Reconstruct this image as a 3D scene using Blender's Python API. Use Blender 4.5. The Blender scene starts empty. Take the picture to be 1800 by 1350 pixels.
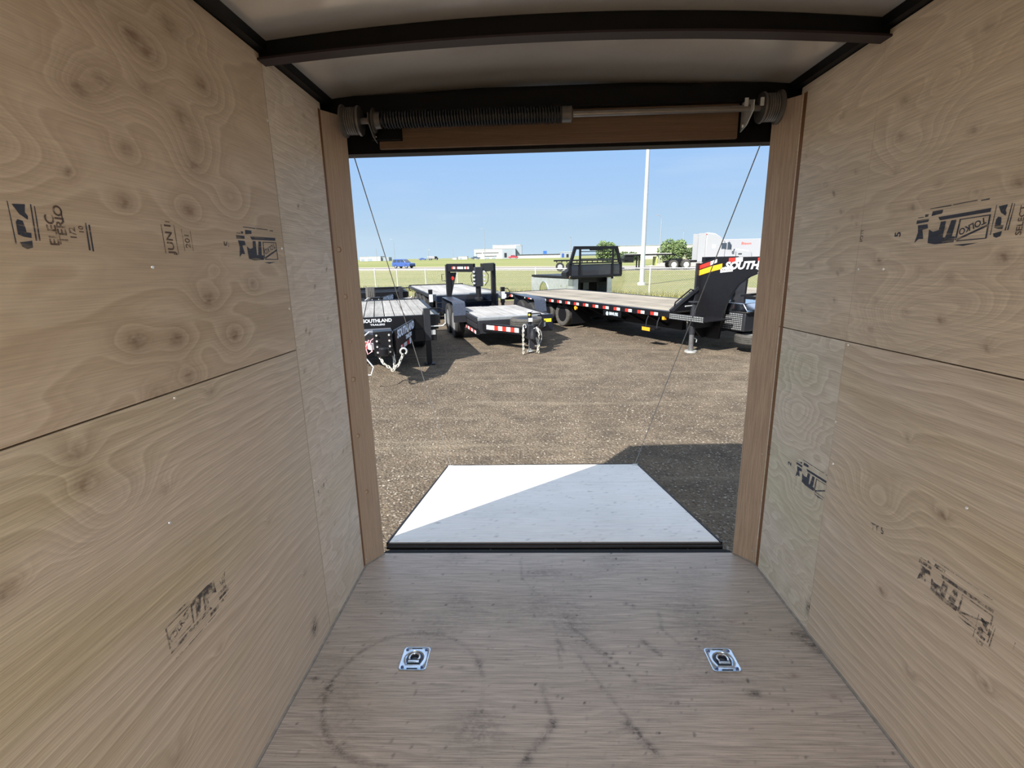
import bpy, bmesh, math, random
from mathutils import Vector, Matrix, noise
R = math.radians
random.seed(7)
scn = bpy.context.scene
COL = scn.collection

# ------------------------------------------------------------------ camera
def frame(vx, vy, a):                     # world axes of a level frame, written in camera axes (right, down, forward)
    Y = Vector((vx - 900, vy - 675, 852)).normalized()
    c = -(a * (vx - 900) + (vy - 675)) / 852
    D = Vector((a, 1, c)).normalized()
    X = D.cross(Y).normalized()
    return Matrix((X, Y, -D))
GF = frame(927, 451, .019)                # the lot
TF = frame(927, 477, .0215)               # the cargo trailer we stand in (its tail sits a little low)
CAMW = Vector((0, 0, 1.78))
cam = bpy.data.cameras.new('camera'); cam.lens = 17.04; cam.sensor_width = 36; cam.clip_end = 5000; cam.clip_start = .02
co = bpy.data.objects.new('camera', cam); COL.objects.link(co)
m = Matrix((GF.col[0], -GF.col[1], -GF.col[2])).transposed().to_4x4(); m.translation = CAMW
co.matrix_world = m
scn.camera = co
TM = (GF @ TF.transposed()).to_4x4()
TM.translation = CAMW - (TM.to_3x3() @ Vector((0, 0, 1.30)))

# ------------------------------------------------------------------ sky, sun, exposure
w = bpy.data.worlds.new('sky'); scn.world = w; w.use_nodes = True
nt = w.node_tree; nt.nodes.clear()
out = nt.nodes.new('ShaderNodeOutputWorld'); bg = nt.nodes.new('ShaderNodeBackground')
tc = nt.nodes.new('ShaderNodeTexCoord'); sp = nt.nodes.new('ShaderNodeSeparateXYZ')
rp = nt.nodes.new('ShaderNodeValToRGB')
rp.color_ramp.elements[0].position = 0; rp.color_ramp.elements[0].color = (.50, .66, .80, 1)
rp.color_ramp.elements[1].position = 1; rp.color_ramp.elements[1].color = (.60, .74, .98, 1)
for p_, c_ in ((.05, (.44, .61, .78)), (.12, (.37, .56, .82)), (.26, (.275, .50, .88)), (.42, (.56, .72, .98)), (.6, (.74, .84, 1.0))):
    e = rp.color_ramp.elements.new(p_); e.color = (*c_, 1)
mpc = nt.nodes.new('ShaderNodeMapping'); mpc.inputs['Scale'].default_value = (1.2, 1.2, 9)
nzc = nt.nodes.new('ShaderNodeTexNoise'); nzc.inputs['Scale'].default_value = 2.2; nzc.inputs['Detail'].default_value = 5
mrc = nt.nodes.new('ShaderNodeMapRange'); mrc.inputs[1].default_value = .5; mrc.inputs[2].default_value = .8; mrc.inputs[4].default_value = .22
mxc = nt.nodes.new('ShaderNodeMix'); mxc.data_type = 'RGBA'; mxc.inputs[7].default_value = (.72, .78, .84, 1)
L = nt.links.new
L(tc.outputs['Generated'], sp.inputs[0]); L(sp.outputs['Z'], rp.inputs[0])
L(tc.outputs['Generated'], mpc.inputs[0]); L(mpc.outputs[0], nzc.inputs['Vector']); L(nzc.outputs[0], mrc.inputs[0])
L(rp.outputs[0], mxc.inputs[6]); L(mrc.outputs[0], mxc.inputs[0]); L(mxc.outputs[2], bg.inputs[0])
bg.inputs[1].default_value = 1.12
L(bg.outputs[0], out.inputs[0])
sun = bpy.data.lights.new('sun', 'SUN'); sun.energy = 11.5; sun.angle = R(.53); sun.color = (1, .95, .88)
so = bpy.data.objects.new('sun', sun); COL.objects.link(so)
so.rotation_mode = 'QUATERNION'
so.rotation_quaternion = Vector((.472, .600, -.646)).to_track_quat('-Z', 'Y')
scn.view_settings.view_transform = 'Standard'; scn.view_settings.look = 'None'
scn.view_settings.exposure = 0; scn.view_settings.gamma = 1; scn.view_settings.use_curve_mapping = False
scn.cycles.max_bounces = 10; scn.cycles.diffuse_bounces = 6; scn.cycles.transparent_max_bounces = 12
FILL_LAMP_W = 17.5

# ------------------------------------------------------------------ materials
MATS = {}
def mat(name, col, rough=.5, metal=0, var=.08, scale=20, bump=0, bscale=60, coat=0, emit=0, spec=None, alpha=None):
    if name in MATS: return MATS[name]
    m = bpy.data.materials.new(name); m.use_nodes = True; t = m.node_tree; b = t.nodes['Principled BSDF']
    b.inputs['Roughness'].default_value = rough; b.inputs['Metallic'].default_value = metal
    b.inputs['Coat Weight'].default_value = coat
    if spec is not None: b.inputs['Specular IOR Level'].default_value = spec
    tc = t.nodes.new('ShaderNodeTexCoord'); n = t.nodes.new('ShaderNodeTexNoise'); n.inputs['Scale'].default_value = scale; n.inputs['Detail'].default_value = 4
    t.links.new(tc.outputs['Object'], n.inputs['Vector'])
    mr = t.nodes.new('ShaderNodeMapRange'); mr.inputs[1].default_value = .3; mr.inputs[2].default_value = .7
    mr.inputs[3].default_value = 1 - var; mr.inputs[4].default_value = 1 + var
    t.links.new(n.outputs[0], mr.inputs[0])
    v = t.nodes.new('ShaderNodeVectorMath'); v.operation = 'SCALE'; v.inputs[0].default_value = col[:3]
    t.links.new(mr.outputs[0], v.inputs['Scale']); t.links.new(v.outputs[0], b.inputs['Base Color'])
    if emit: b.inputs['Emission Color'].default_value = (*col[:3], 1); b.inputs['Emission Strength'].default_value = emit
    if bump:
        n2 = t.nodes.new('ShaderNodeTexNoise'); n2.inputs['Scale'].default_value = bscale; n2.inputs['Detail'].default_value = 3
        t.links.new(tc.outputs['Object'], n2.inputs['Vector'])
        bp = t.nodes.new('ShaderNodeBump'); bp.inputs['Strength'].default_value = bump; bp.inputs['Distance'].default_value = .01
        t.links.new(n2.outputs[0], bp.inputs['Height']); t.links.new(bp.outputs[0], b.inputs['Normal'])
    MATS[name] = m; return m

class NG:                                  # small helper for longer node graphs
    def __init__(s, name):
        s.m = bpy.data.materials.new(name); s.m.use_nodes = True; s.t = s.m.node_tree; s.b = s.t.nodes['Principled BSDF']; MATS[name] = s.m
    def n(s, ty, **kw):
        x = s.t.nodes.new(ty)
        for k, v in kw.items(): setattr(x, k, v)
        return x
    def set(s, sock, v):
        if isinstance(v, bpy.types.NodeSocket): s.t.links.new(v, sock)
        elif isinstance(v, tuple) and len(v) == 3 and sock.type == 'RGBA': sock.default_value = (*v, 1)
        else: sock.default_value = v
    def math(s, op, a, b=0, c=0, clamp=False):
        x = s.n('ShaderNodeMath', operation=op); x.use_clamp = clamp
        s.set(x.inputs[0], a); s.set(x.inputs[1], b); s.set(x.inputs[2], c); return x.outputs[0]
    def noise(s, vec, scale=1, detail=2, rough=.5):
        x = s.n('ShaderNodeTexNoise'); s.set(x.inputs['Vector'], vec); x.inputs['Scale'].default_value = scale
        x.inputs['Detail'].default_value = detail; x.inputs['Roughness'].default_value = rough; return x.outputs[0]
    def comb(s, x, y, z=0):
        c = s.n('ShaderNodeCombineXYZ'); s.set(c.inputs[0], x); s.set(c.inputs[1], y); s.set(c.inputs[2], z); return c.outputs[0]
    def mix(s, f, a, b, bt='MIX'):
        x = s.n('ShaderNodeMix', data_type='RGBA', blend_type=bt); s.set(x.inputs[0], f); s.set(x.inputs[6], a); s.set(x.inputs[7], b); return x.outputs[2]
    def rng(s, v, a, b, c=0., d=1.):
        x = s.n('ShaderNodeMapRange'); s.set(x.inputs[0], v)
        for i, q in enumerate((a, b, c, d)): x.inputs[i + 1].default_value = q
        return x.outputs[0]
    def bump(s, h, st, dist=.01):
        x = s.n('ShaderNodeBump'); x.inputs['Strength'].default_value = st; x.inputs['Distance'].default_value = dist
        s.set(x.inputs['Height'], h); s.t.links.new(x.outputs[0], s.b.inputs['Normal'])

def wood(name, light, dark, F=9, A=2.2, su=.9, sv=3.2, K=3., seed=0., con=.45, fine=.16, tint=(.8, .76, .6), tintk=.4, rough=.6):
    """rotary-cut plywood: bands are contour lines of a slow field, raised round each knot"""
    g = NG(name)
    at = g.n('ShaderNodeAttribute'); at.attribute_name = 'guv'
    sx = g.n('ShaderNodeSeparateXYZ'); g.set(sx.inputs[0], at.outputs['Vector']); u, v = sx.outputs[0], sx.outputs[1]
    def att(nm):
        a = g.n('ShaderNodeAttribute'); a.attribute_name = nm; return a.outputs['Fac']
    n1 = g.noise(g.comb(g.math('MULTIPLY', u, su), g.math('MULTIPLY', v, sv), seed), 1, 3, .55)
    n1b = g.noise(g.comb(g.math('MULTIPLY', u, su * 4), g.math('MULTIPLY', v, sv * 4), seed + 9), 1, 2)
    h = g.math('MULTIPLY_ADD', v, F, g.math('MULTIPLY', n1, A * 6))
    h = g.math('ADD', h, g.math('MULTIPLY', n1b, A * .6))
    h = g.math('MULTIPLY_ADD', att('knot'), K, h)
    fr = g.math('FRACT', h)
    band = g.math('MULTIPLY', g.rng(fr, 0, .8), g.rng(fr, 1, .86))
    fr2 = g.math('FRACT', g.math('MULTIPLY', h, 3.0))
    band2 = g.math('MULTIPLY', g.rng(fr2, 0, .8), g.rng(fr2, 1, .8))
    sel = g.noise(g.comb(g.math('MULTIPLY', u, .7), g.math('MULTIPLY', v, 4), seed + 3), 1.3, 2)
    bb = g.math('ADD', g.math('MULTIPLY', band, g.rng(sel, .3, .7, .35, 1.)), g.math('MULTIPLY', band2, g.rng(sel, .35, .65, .5, .1)))
    fn = g.noise(g.comb(g.math('MULTIPLY', u, 9), g.math('MULTIPLY', v, 420), seed), 1, 2)
    fn2 = g.noise(g.comb(g.math('MULTIPLY', u, 90), g.math('MULTIPLY', v, 400), seed + 1), 1, 2)
    lo = g.noise(g.comb(g.math('MULTIPLY', u, 1.1), g.math('MULTIPLY', v, 3.5), seed + 5), 1, 3)
    c = g.mix(g.math('MULTIPLY', bb, con, clamp=True), light, dark)
    c = g.mix(g.rng(lo, .45, .7, 0, tintk), c, tint, 'MULTIPLY')
    c = g.mix(g.rng(lo, .5, .3, 0, .25), c, (1.03, .96, .91), 'MULTIPLY')
    k = g.math('ADD', g.rng(fn, .3, .7, 1 - fine, 1 + fine), g.rng(fn2, .62, .8, 0, -fine * .9))
    sc = g.n('ShaderNodeVectorMath', operation='SCALE'); g.set(sc.inputs[0], c); g.set(sc.inputs['Scale'], k); c = sc.outputs[0]
    st = g.math('MULTIPLY', att('stain'), g.rng(g.noise(g.comb(g.math('MULTIPLY', u, 60), g.math('MULTIPLY', v, 160), seed), 1, 3), .3, .7, .6, 1.2), clamp=True)
    c = g.mix(st, c, (.16, .085, .045))
    dn = g.noise(g.comb(g.math('MULTIPLY', u, 55), g.math('MULTIPLY', v, 90), seed + 2), 1, 5, .7)
    dt = g.math('MULTIPLY', att('dirt'), g.rng(dn, .38, .6, .25, 1.25), clamp=True)
    c = g.mix(dt, c, (.05, .047, .045))
    g.set(g.b.inputs['Base Color'], c); g.b.inputs['Roughness'].default_value = rough
    g.b.inputs['Specular IOR Level'].default_value = .35
    g.bump(g.math('ADD', fn, g.math('MULTIPLY', bb, .6)), .12, .002)
    return g.m

W_UP = wood('plywood_upper_left', (.67, .575, .455), (.46, .355, .25), F=7, A=1.6, su=.8, sv=2.6, seed=1.3, con=.6, fine=.09)
W_LO = wood('plywood_lower_left', (.70, .62, .52), (.47, .385, .295), F=34, A=1.5, su=.5, sv=2.2, seed=4.1, con=.6, tint=(.84, .84, .62), tintk=.6)
W_ST = wood('plywood_rear_left', (.75, .68, .59), (.55, .465, .37), F=16, A=2.2, su=1.7, sv=3.5, seed=7.7, con=.5)
W_RU = wood('plywood_upper_right', (.71, .62, .49), (.51, .41, .30), F=11, A=1.8, su=1.0, sv=3.0, seed=11.2, con=.55)
W_RL = wood('plywood_lower_right', (.73, .645, .53), (.50, .40, .30), F=24, A=1.5, su=.5, sv=2.0, seed=14.9, con=.65, tint=(.86, .82, .62), tintk=.5)
W_RS = wood('plywood_rear_right', (.74, .69, .58), (.53, .465, .36), F=13, A=2.6, su=1.8, sv=3.2, seed=17.1, con=.65, tint=(.86, .90, .74), tintk=.8)
W_FL = wood('plywood_floor', (.49, .445, .41), (.30, .265, .235), F=30, A=1.8, su=.7, sv=3.0, seed=21.5, con=.38, fine=.28, tint=(.82, .80, .72), tintk=.5, rough=.36)
W_RA = wood('plywood_ramp', (.86, .83, .78), (.74, .67, .58), F=22, A=1.5, su=.5, sv=2.4, seed=26.5, con=.35, fine=.14, tint=(.94, .94, .9), tintk=.3, rough=.35)
W_JB = wood('lumber_post', (.50, .40, .31), (.39, .30, .22), F=40, A=1.0, su=.6, sv=6, seed=31.5, con=.35, tint=(.9, .8, .7), tintk=.3)
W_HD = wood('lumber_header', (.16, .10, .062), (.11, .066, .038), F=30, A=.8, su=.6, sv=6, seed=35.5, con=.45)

BLACK = mat('black_painted_steel', (.0055, .0055, .007), .42, 0, .15, spec=.35)
CHAR = mat('charcoal_painted_steel', (.018, .019, .023), .45, 0, .12, spec=.4)
NAVY = mat('dark_gloss_steel', (.008, .012, .024), .18, .2, .1, coat=.4)
RUB = mat('rubber', (.016, .016, .016), .75, 0, .2, bump=.3, bscale=90)
RUBG = mat('dusty_rubber', (.05, .047, .042), .8, 0, .25, bump=.3, bscale=90)
ALU = mat('aluminium', (.62, .65, .68), .32, .8, .1, 8)
CHR = mat('polished_aluminium', (.78, .82, .88), .12, 1, .06, 5)
GALV = mat('galvanised_steel', (.62, .64, .62), .42, .6, .12, 30)
ZINC = mat('zinc_plate', (.62, .74, .88), .22, .95, .12, 40)
RED = mat('red_reflector', (.65, .03, .02), .35, 0, .08)
WHT = mat('white_reflector', (.55, .55, .55), .4, 0, .05)
YEL = mat('yellow_decal', (.62, .33, .015), .45, 0, .05)
YLB = mat('yellow_label', (.6, .55, .03), .5, 0, .05)
ORG = mat('orange_reflector', (.62, .28, .02), .4, 0, .05)
LET = mat('white_lettering', (.55, .57, .6), .5, 0, .03)
LETB = mat('skylit_lettering', (.70, .78, .92), .45, 0, .05)  # bluish skylight on the shaded name board, put into the letter colour
PAINTW = mat('white_vehicle_paint', (.30, .31, .33), .4, 0, .04)
GLASS = mat('dark_window_glass', (.03, .04, .055), .08, 0, .1, coat=1)
PLANK_L = mat('silver_weathered_lumber', (.235, .232, .225), .8, 0, .16, 9, bump=.2)

def ink(name, col, k0=.33, k1=.5, sc=60):
    g = NG(name); tc = g.n('ShaderNodeTexCoord')
    n = g.noise(tc.outputs['Object'], sc, 5, .7)
    mp = g.n('ShaderNodeMapping'); mp.inputs['Scale'].default_value = (1, 12, 160); g.set(mp.inputs[0], tc.outputs['Object'])
    n2 = g.noise(mp.outputs[0], 1, 3)
    f = g.math('MULTIPLY', g.rng(n, k0, k1), g.rng(n2, .3, .5, .4, 1))
    tr = g.n('ShaderNodeBsdfTransparent'); ms = g.n('ShaderNodeMixShader')
    g.b.inputs['Base Color'].default_value = (*col, 1); g.b.inputs['Roughness'].default_value = .7
    g.set(ms.inputs[0], f); g.t.links.new(tr.outputs[0], ms.inputs[1]); g.t.links.new(g.b.outputs[0], ms.inputs[2])
    g.t.links.new(ms.outputs[0], g.t.nodes['Material Output'].inputs[0]); return g.m
INK = ink('stamp_ink', (.045, .055, .085), .22, .40)
INKF = ink('faded_stamp_ink', (.09, .085, .09), .40, .62)
INKB = ink('brown_stamp_ink', (.13, .09, .07), .30, .52)

# ------------------------------------------------------------------ mesh helpers
class MB:
    def __init__(s): s.v = []; s.f = []
    def add(s, vs, fs):
        o = len(s.v); s.v += [tuple(p) for p in vs]; s.f += [tuple(i + o for i in f) for f in fs]; return s
    def box(s, x0, x1, y0, y1, z0, z1):
        return s.add([(x0,y0,z0),(x1,y0,z0),(x1,y1,z0),(x0,y1,z0),(x0,y0,z1),(x1,y0,z1),(x1,y1,z1),(x0,y1,z1)],
                     [(0,3,2,1),(4,5,6,7),(0,1,5,4),(1,2,6,5),(2,3,7,6),(3,0,4,7)])
    def beam(s, p0, p1, w, h, up=(0, 0, 1)):
        p0 = Vector(p0); p1 = Vector(p1); d = (p1 - p0).normalized(); up = Vector(up)
        sd = d.cross(up)
        sd = sd.normalized() if sd.length > 1e-4 else Vector((1, 0, 0))
        u = sd.cross(d).normalized()
        vs = [p + sd * a * w / 2 + u * b * h / 2 for p in (p0, p1) for a, b in ((-1,-1),(1,-1),(1,1),(-1,1))]
        return s.add(vs, [(0,1,2,3),(7,6,5,4),(0,4,5,1),(1,5,6,2),(2,6,7,3),(3,7,4,0)])
    def cyl(s, p0, p1, r0, r1=None, n=16, caps=True):
        r1 = r0 if r1 is None else r1; p0 = Vector(p0); p1 = Vector(p1); d = (p1 - p0).normalized()
        a = d.orthogonal().normalized(); b = d.cross(a)
        vs = [p + (a * math.cos(2*math.pi*i/n) + b * math.sin(2*math.pi*i/n)) * r for p, r in ((p0, r0), (p1, r1)) for i in range(n)]
        fs = [(i, (i+1) % n, n + (i+1) % n, n + i) for i in range(n)]
        if caps: fs += [tuple(range(n-1, -1, -1)), tuple(range(n, 2*n))]
        return s.add(vs, fs)
    def tube(s, pts, r, n=8, closed=False):
        P = [Vector(p) for p in pts]; N = len(P); prev = None; rings = []
        for i, p in enumerate(P):
            a = P[i-1] if (i or closed) else p; b = P[(i+1) % N] if (i < N-1 or closed) else p
            d = (b - a).normalized()
            x = (prev - d * prev.dot(d)) if prev is not None else d.orthogonal()
            if x.length < 1e-6: x = d.orthogonal()
            x.normalize(); prev = x; y = d.cross(x)
            rings.append([p + (x * math.cos(2*math.pi*k/n) + y * math.sin(2*math.pi*k/n)) * r for k in range(n)])
        fs = []; M = N if closed else N - 1
        for i in range(M):
            j = (i+1) % N
            fs += [(i*n+k, i*n+(k+1) % n, j*n+(k+1) % n, j*n+k) for k in range(n)]
        if not closed: fs += [tuple(range(n-1, -1, -1)), tuple(range((N-1)*n, N*n))]
        return s.add([q for r_ in rings for q in r_], fs)
    def prism(s, pts, ax, a0, a1):          # pts in the plane across ax
        def P(q, a): return {'x': (a, q[0], q[1]), 'y': (q[0], a, q[1]), 'z': (q[0], q[1], a)}[ax]
        n = len(pts)
        return s.add([P(q, a0) for q in pts] + [P(q, a1) for q in pts],
                     [tuple(range(n)), tuple(range(2*n-1, n-1, -1))] + [(i, n+i, n+(i+1) % n, (i+1) % n) for i in range(n)])
    def lathe(s, prof, o=(0, 0, 0), ax='x', n=28, closed=False):     # prof: (radius, along)
        def P(r, t, a):
            c, q = r*math.cos(a), r*math.sin(a)
            v = {'x': (t, c, q), 'y': (c, t, q), 'z': (c, q, t)}[ax]
            return (v[0]+o[0], v[1]+o[1], v[2]+o[2])
        m = len(prof); vs = [P(r, t, 2*math.pi*i/n) for i in range(n) for r, t in prof]; fs = []
        for i in range(n):
            j = (i+1) % n
            for k in range(m if closed else m-1):
                l = (k+1) % m; fs.append((i*m+k, i*m+l, j*m+l, j*m+k))
        if not closed:
            if prof[0][0] > 1e-5: fs.append(tuple(i*m for i in range(n)))
            if prof[-1][0] > 1e-5: fs.append(tuple(i*m+m-1 for i in range(n-1, -1, -1)))
        return s.add(vs, fs)
    def xf(s, M, start=0):
        s.v = s.v[:start] + [tuple(M @ Vector(p)) for p in s.v[start:]]; return s
    def build(s, name, m, parent=None, smooth=True, ang=35, bevel=0):
        me = bpy.data.meshes.new(name); me.from_pydata(s.v, [], s.f)
        bm = bmesh.new(); bm.from_mesh(me); bmesh.ops.recalc_face_normals(bm, faces=bm.faces); bm.to_mesh(me); bm.free()
        me.materials.append(m)
        if smooth:
            for p in me.polygons: p.use_smooth = True
            me.set_sharp_from_angle(angle=R(ang))
        o = bpy.data.objects.new(name, me); COL.objects.link(o)
        if parent: o.parent = parent
        if bevel:
            b = o.modifiers.new('bevel', 'BEVEL'); b.width = bevel; b.segments = 2; b.limit_method = 'ANGLE'; b.harden_normals = False
        return o
def tag(o, label=None, cat=None, group=None, kind=None):
    for k, v in (('label', label), ('category', cat), ('group', group), ('kind', kind)):
        if v: o[k] = v
    return o
def thing(name, label, cat, loc=(0, 0, 0), rz=0, group=None, M=None, kind=None):
    o = bpy.data.objects.new(name, None); COL.objects.link(o); o.empty_display_size = .1
    o.matrix_world = (M or Matrix()) @ Matrix.Translation(loc) @ Matrix.Rotation(R(rz), 4, 'Z')
    return tag(o, label, cat, group, kind)
def copy_tree(o, parent=None):
    c = o.copy(); COL.objects.link(c)
    if parent: c.parent = parent
    for ch in list(o.children): copy_tree(ch, c)
    return c
def letters(s, size, m, parent, M, name='lettering', depth=.002, shear=0., bold=.0, ax='CENTER', sx=1.):
    cu = bpy.data.curves.new('t', 'FONT'); cu.body = s; cu.size = size; cu.extrude = depth / 2; cu.shear = shear; cu.offset = bold
    cu.align_x = ax; cu.align_y = 'CENTER'; cu.resolution_u = 3
    t = bpy.data.objects.new('t', cu); COL.objects.link(t); bpy.context.view_layer.update()
    me = bpy.data.meshes.new_from_object(t.evaluated_get(bpy.context.evaluated_depsgraph_get()))
    bpy.data.objects.remove(t); bpy.data.curves.remove(cu)
    me.materials.clear(); me.materials.append(m); me.name = name
    if sx != 1: me.transform(Matrix.Diagonal((sx, 1, 1, 1)))
    me.transform(M)
    o = bpy.data.objects.new(name, me); COL.objects.link(o); o.parent = parent; return o
def basis(o, x, y):                        # text frame: x right, y up
    x = Vector(x).normalized(); y = Vector(y).normalized(); z = x.cross(y)
    M = Matrix((x, y, z)).transposed().to_4x4(); M.translation = Vector(o); return M

# ------------------------------------------------------------------ plywood with knots and marks
def sheet(name, m, parent, u0, u1, v0, v1, place, back, knots=(), dirt=None, step=.012, t=.012, kind=None, M=None, gap=.0018, ugap=None):
    ug = gap if ugap is None else ugap
    u0 += ug; u1 -= ug; v0 += gap; v1 -= gap
    nu = max(2, int((u1-u0)/step)); nv = max(2, int((v1-v0)/step))
    vs = []; g = []; kn = []; stn = []; drt = []
    for j in range(nv+1):
        for i in range(nu+1):
            u = u0 + (u1-u0)*i/nu; v = v0 + (v1-v0)*j/nv
            vs.append(place(u, v)); g.append((u, v, 0)); b = 0; s_ = 0
            for (ku, kv, r, st) in knots:
                q = ((u-ku)/(r*1.5))**2 + ((v-kv)/r)**2
                if q < 12:
                    b += math.exp(-q*.55) * (r/.04); s_ += st*(.8*math.exp(-q*9) + .45*math.exp(-q*1.0))
            kn.append(b); stn.append(min(s_, 1)); drt.append(min(dirt(u, v), 1) if dirt else 0)
    fs = [(j*(nu+1)+i, j*(nu+1)+i+1, (j+1)*(nu+1)+i+1, (j+1)*(nu+1)+i) for j in range(nv) for i in range(nu)]
    n0 = len(vs); bk = Vector(back)
    cs = [Vector(place(a, b)) for a, b in ((u0, v0), (u1, v0), (u1, v1), (u0, v1))]
    vs += [tuple(c + bk*.0003) for c in cs] + [tuple(c + bk*t) for c in cs]
    for _ in range(8): g.append((0, 0, 0)); kn.append(0); stn.append(0); drt.append(0)
    fs += [tuple(n0+i for i in f) for f in ((0,1,2,3),(7,6,5,4),(0,4,5,1),(1,5,6,2),(2,6,7,3),(3,7,4,0))]
    me = bpy.data.meshes.new(name); me.from_pydata(vs, [], fs); me.materials.append(m)
    a = me.attributes.new('guv', 'FLOAT_VECTOR', 'POINT'); a.data.foreach_set('vector', [c for q in g for c in q])
    for nm, d in (('knot', kn), ('stain', stn), ('dirt', drt)):
        a = me.attributes.new(nm, 'FLOAT', 'POINT'); a.data.foreach_set('value', d)
    bm = bmesh.new(); bm.from_mesh(me); bmesh.ops.recalc_face_normals(bm, faces=bm.faces); bm.to_mesh(me); bm.free()
    o = bpy.data.objects.new(name, me); COL.objects.link(o)
    if parent: o.parent = parent
    if M: o.matrix_world = M
    return o
def wooden(o, fu):                          # give guv to a plain mesh; fu maps a point to (u, v)
    me = o.data; a = me.attributes.new('guv', 'FLOAT_VECTOR', 'POINT')
    a.data.foreach_set('vector', [c for v in me.vertices for c in (*fu(v.co), 0)])
    return o

XL, XR, YF, SEAM, TOP, VS = -.76, 1.0, -2.1, 1.065, 1.925, 1.55

# ================================================================== the cargo trailer we look out of
def placeL(u, v): return (XL, u, v)
def placeR(u, v): return (XR, u, v)
wl = thing('wall_left', 'left side wall lined with knotty plywood sheets', 'wall', M=TM, kind='structure')
wr = thing('wall_right', 'right side wall lined with plywood sheets', 'wall', M=TM, kind='structure')
KL = [(.897,1.618,.030,.55),(.951,1.654,.034,.45),(1.056,1.672,.030,.4),(1.154,1.651,.034,.5),(1.248,1.743,.045,.5),(.977,1.543,.022,.6),
      (.947,1.444,.018,.7),(1.129,1.449,.026,.6),(1.193,1.60,.04,.3),(1.17,1.55,.03,.45),(1.149,1.252,.034,.6),(.912,1.184,.028,.7),(1.023,1.174,.032,.6),
      (1.228,1.154,.034,.6),(1.037,1.087,.026,.55),(.937,1.068,.024,.5),(1.348,1.281,.02,.5),(1.043,1.763,.038,.5),(1.081,1.744,.04,.4),
      (1.162,1.83,.045,.45),(.945,1.79,.04,.4),(.84,1.474,.01,.8),(1.19,1.32,.014,.1),(1.30,1.50,.04,.05),(1.24,1.86,.02,.2),(.70,1.50,.05,.04)]
KL2 = [(1.1,1.034,.014,.7),(.744,1.02,.022,.6),(.746,.963,.02,.7),(.911,.874,.01,.7),(.592,.865,.02,.7),(.80,.30,.03,.3),(.79,.90,.05,.06),(1.26,.61,.012,.4),(1.42,.33,.012,.5),(.98,.42,.012,.4)]
def pl(name, m, root, rng_, place, back, kn, dirt=None, label=None):
    o = sheet(name, m, root, *rng_, place, back, kn, dirt, ugap=.0004 if place is placeR else None)
    if label: o['label'] = label
    return o
p_ul = pl('plywood_panel', W_UP, wl, (-.89, VS, SEAM, TOP), placeL, (-1,0,0), KL, label='upper left plywood panel with dark knots')
p_ll = pl('plywood_panel', W_LO, wl, (-.89, VS, 0, SEAM), placeL, (-1,0,0), KL2,
          dirt=lambda u, v: .9*math.exp(-((u-1.435)/.022)**2-((v-.105)/.03)**2), label='straight-grained lower left plywood panel')
p_sl = pl('plywood_panel', W_ST, wl, (VS, 1.962, 0, TOP), placeL, (-1,0,0),
          [(random.uniform(1.57,1.94), random.uniform(.1,1.85), .006, .8) for _ in range(38)], label='paler narrow plywood panel beside the opening')
for r_ in ((YF, -.89, 0, SEAM), (YF, -.89, SEAM, TOP)): pl('plywood_panel', W_LO, wl, r_, placeL, (-1,0,0), ())
KR = [(1.446,1.72,.012,.7),(1.32,1.718,.03,.05),(1.443,1.63,.012,.7),(1.439,1.544,.010,.7),(1.286,1.483,.010,.6),(1.216,1.585,.012,.5),(1.084,1.456,.014,.7),
      (1.454,1.306,.012,.7),(1.083,1.31,.016,.8),(1.207,1.266,.012,.8),(1.442,1.195,.008,.7),(1.325,1.172,.010,.7),(1.209,1.164,.011,.8),(1.08,1.118,.011,.7),
      (1.448,1.112,.009,.9),(1.25,1.38,.012,.5),(1.36,1.44,.01,.6),(1.30,1.28,.008,.6),(1.22,1.793,.012,.5),(1.18,1.45,.01,.5),(1.39,1.60,.05,.0),(1.30,1.17,.06,0),(1.15,1.21,.05,0)]
p_ur = pl('plywood_panel', W_RU, wr, (-.89, VS, SEAM, TOP), placeR, (1,0,0), KR,
          dirt=lambda u, v: .35*math.exp(-((u-1.215-(v-1.795)*.4)/.035)**2-((v-1.795)/.004)**2), label='upper right plywood panel with small knots')
p_lr = pl('plywood_panel', W_RL, wr, (-.89, VS, 0, SEAM), placeR, (1,0,0),
          [(1.109,.701,.016,.8),(1.247,.387,.013,.7),(1.11,.239,.012,.8),(.927,.384,.013,.8),(1.25,.849,.010,.6),(1.32,.63,.06,0),(.8,.9,.02,.5)], label='straight-grained lower right plywood panel')
KRS = [(random.uniform(1.57,1.94), random.uniform(1.10,1.85), .006, .8) for _ in range(24)]
p_sr = pl('plywood_panel', W_RU, wr, (VS, 1.975, SEAM, TOP), placeR, (1,0,0), KRS, label='narrow upper panel right of the opening')
p_sr2 = pl('plywood_panel', W_RS, wr, (VS, 1.975, 0, SEAM), placeR, (1,0,0), [(1.75,.92,.05,0),(1.8,.75,.06,0),(1.66,.5,.05,0)],
          dirt=lambda u, v: .95*math.exp(-((u-1.552)/.02)**2-((v-.10-(1.552-u))/.03)**2), label='pale greenish narrow lower panel right of the opening')
for r_ in ((YF, -.89, 0, SEAM), (YF, -.89, SEAM, TOP)): pl('plywood_panel', W_RL, wr, r_, placeR, (1,0,0), ())
SKIN = mat('white_trailer_skin', (.7, .7, .7), .35, .1, .04)
MB().box(-.81, -.80, YF-.1, 2.12, -.16, 2.02).build('outer_skin', SKIN, wl); MB().box(1.04, 1.05, YF-.1, 2.12, -.16, 2.02).build('outer_skin', SKIN, wr)
STEELI = mat('dark_roof_steel', (.004, .0038, .004), .5, 0, .2, spec=.15)
MB().box(-.80, -.7725, YF, 2.05, TOP-.02, 2.0).box(-.7725, -.735, YF, 2.03, TOP+.001, 1.96).build('side_rail', STEELI, wl)
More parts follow.
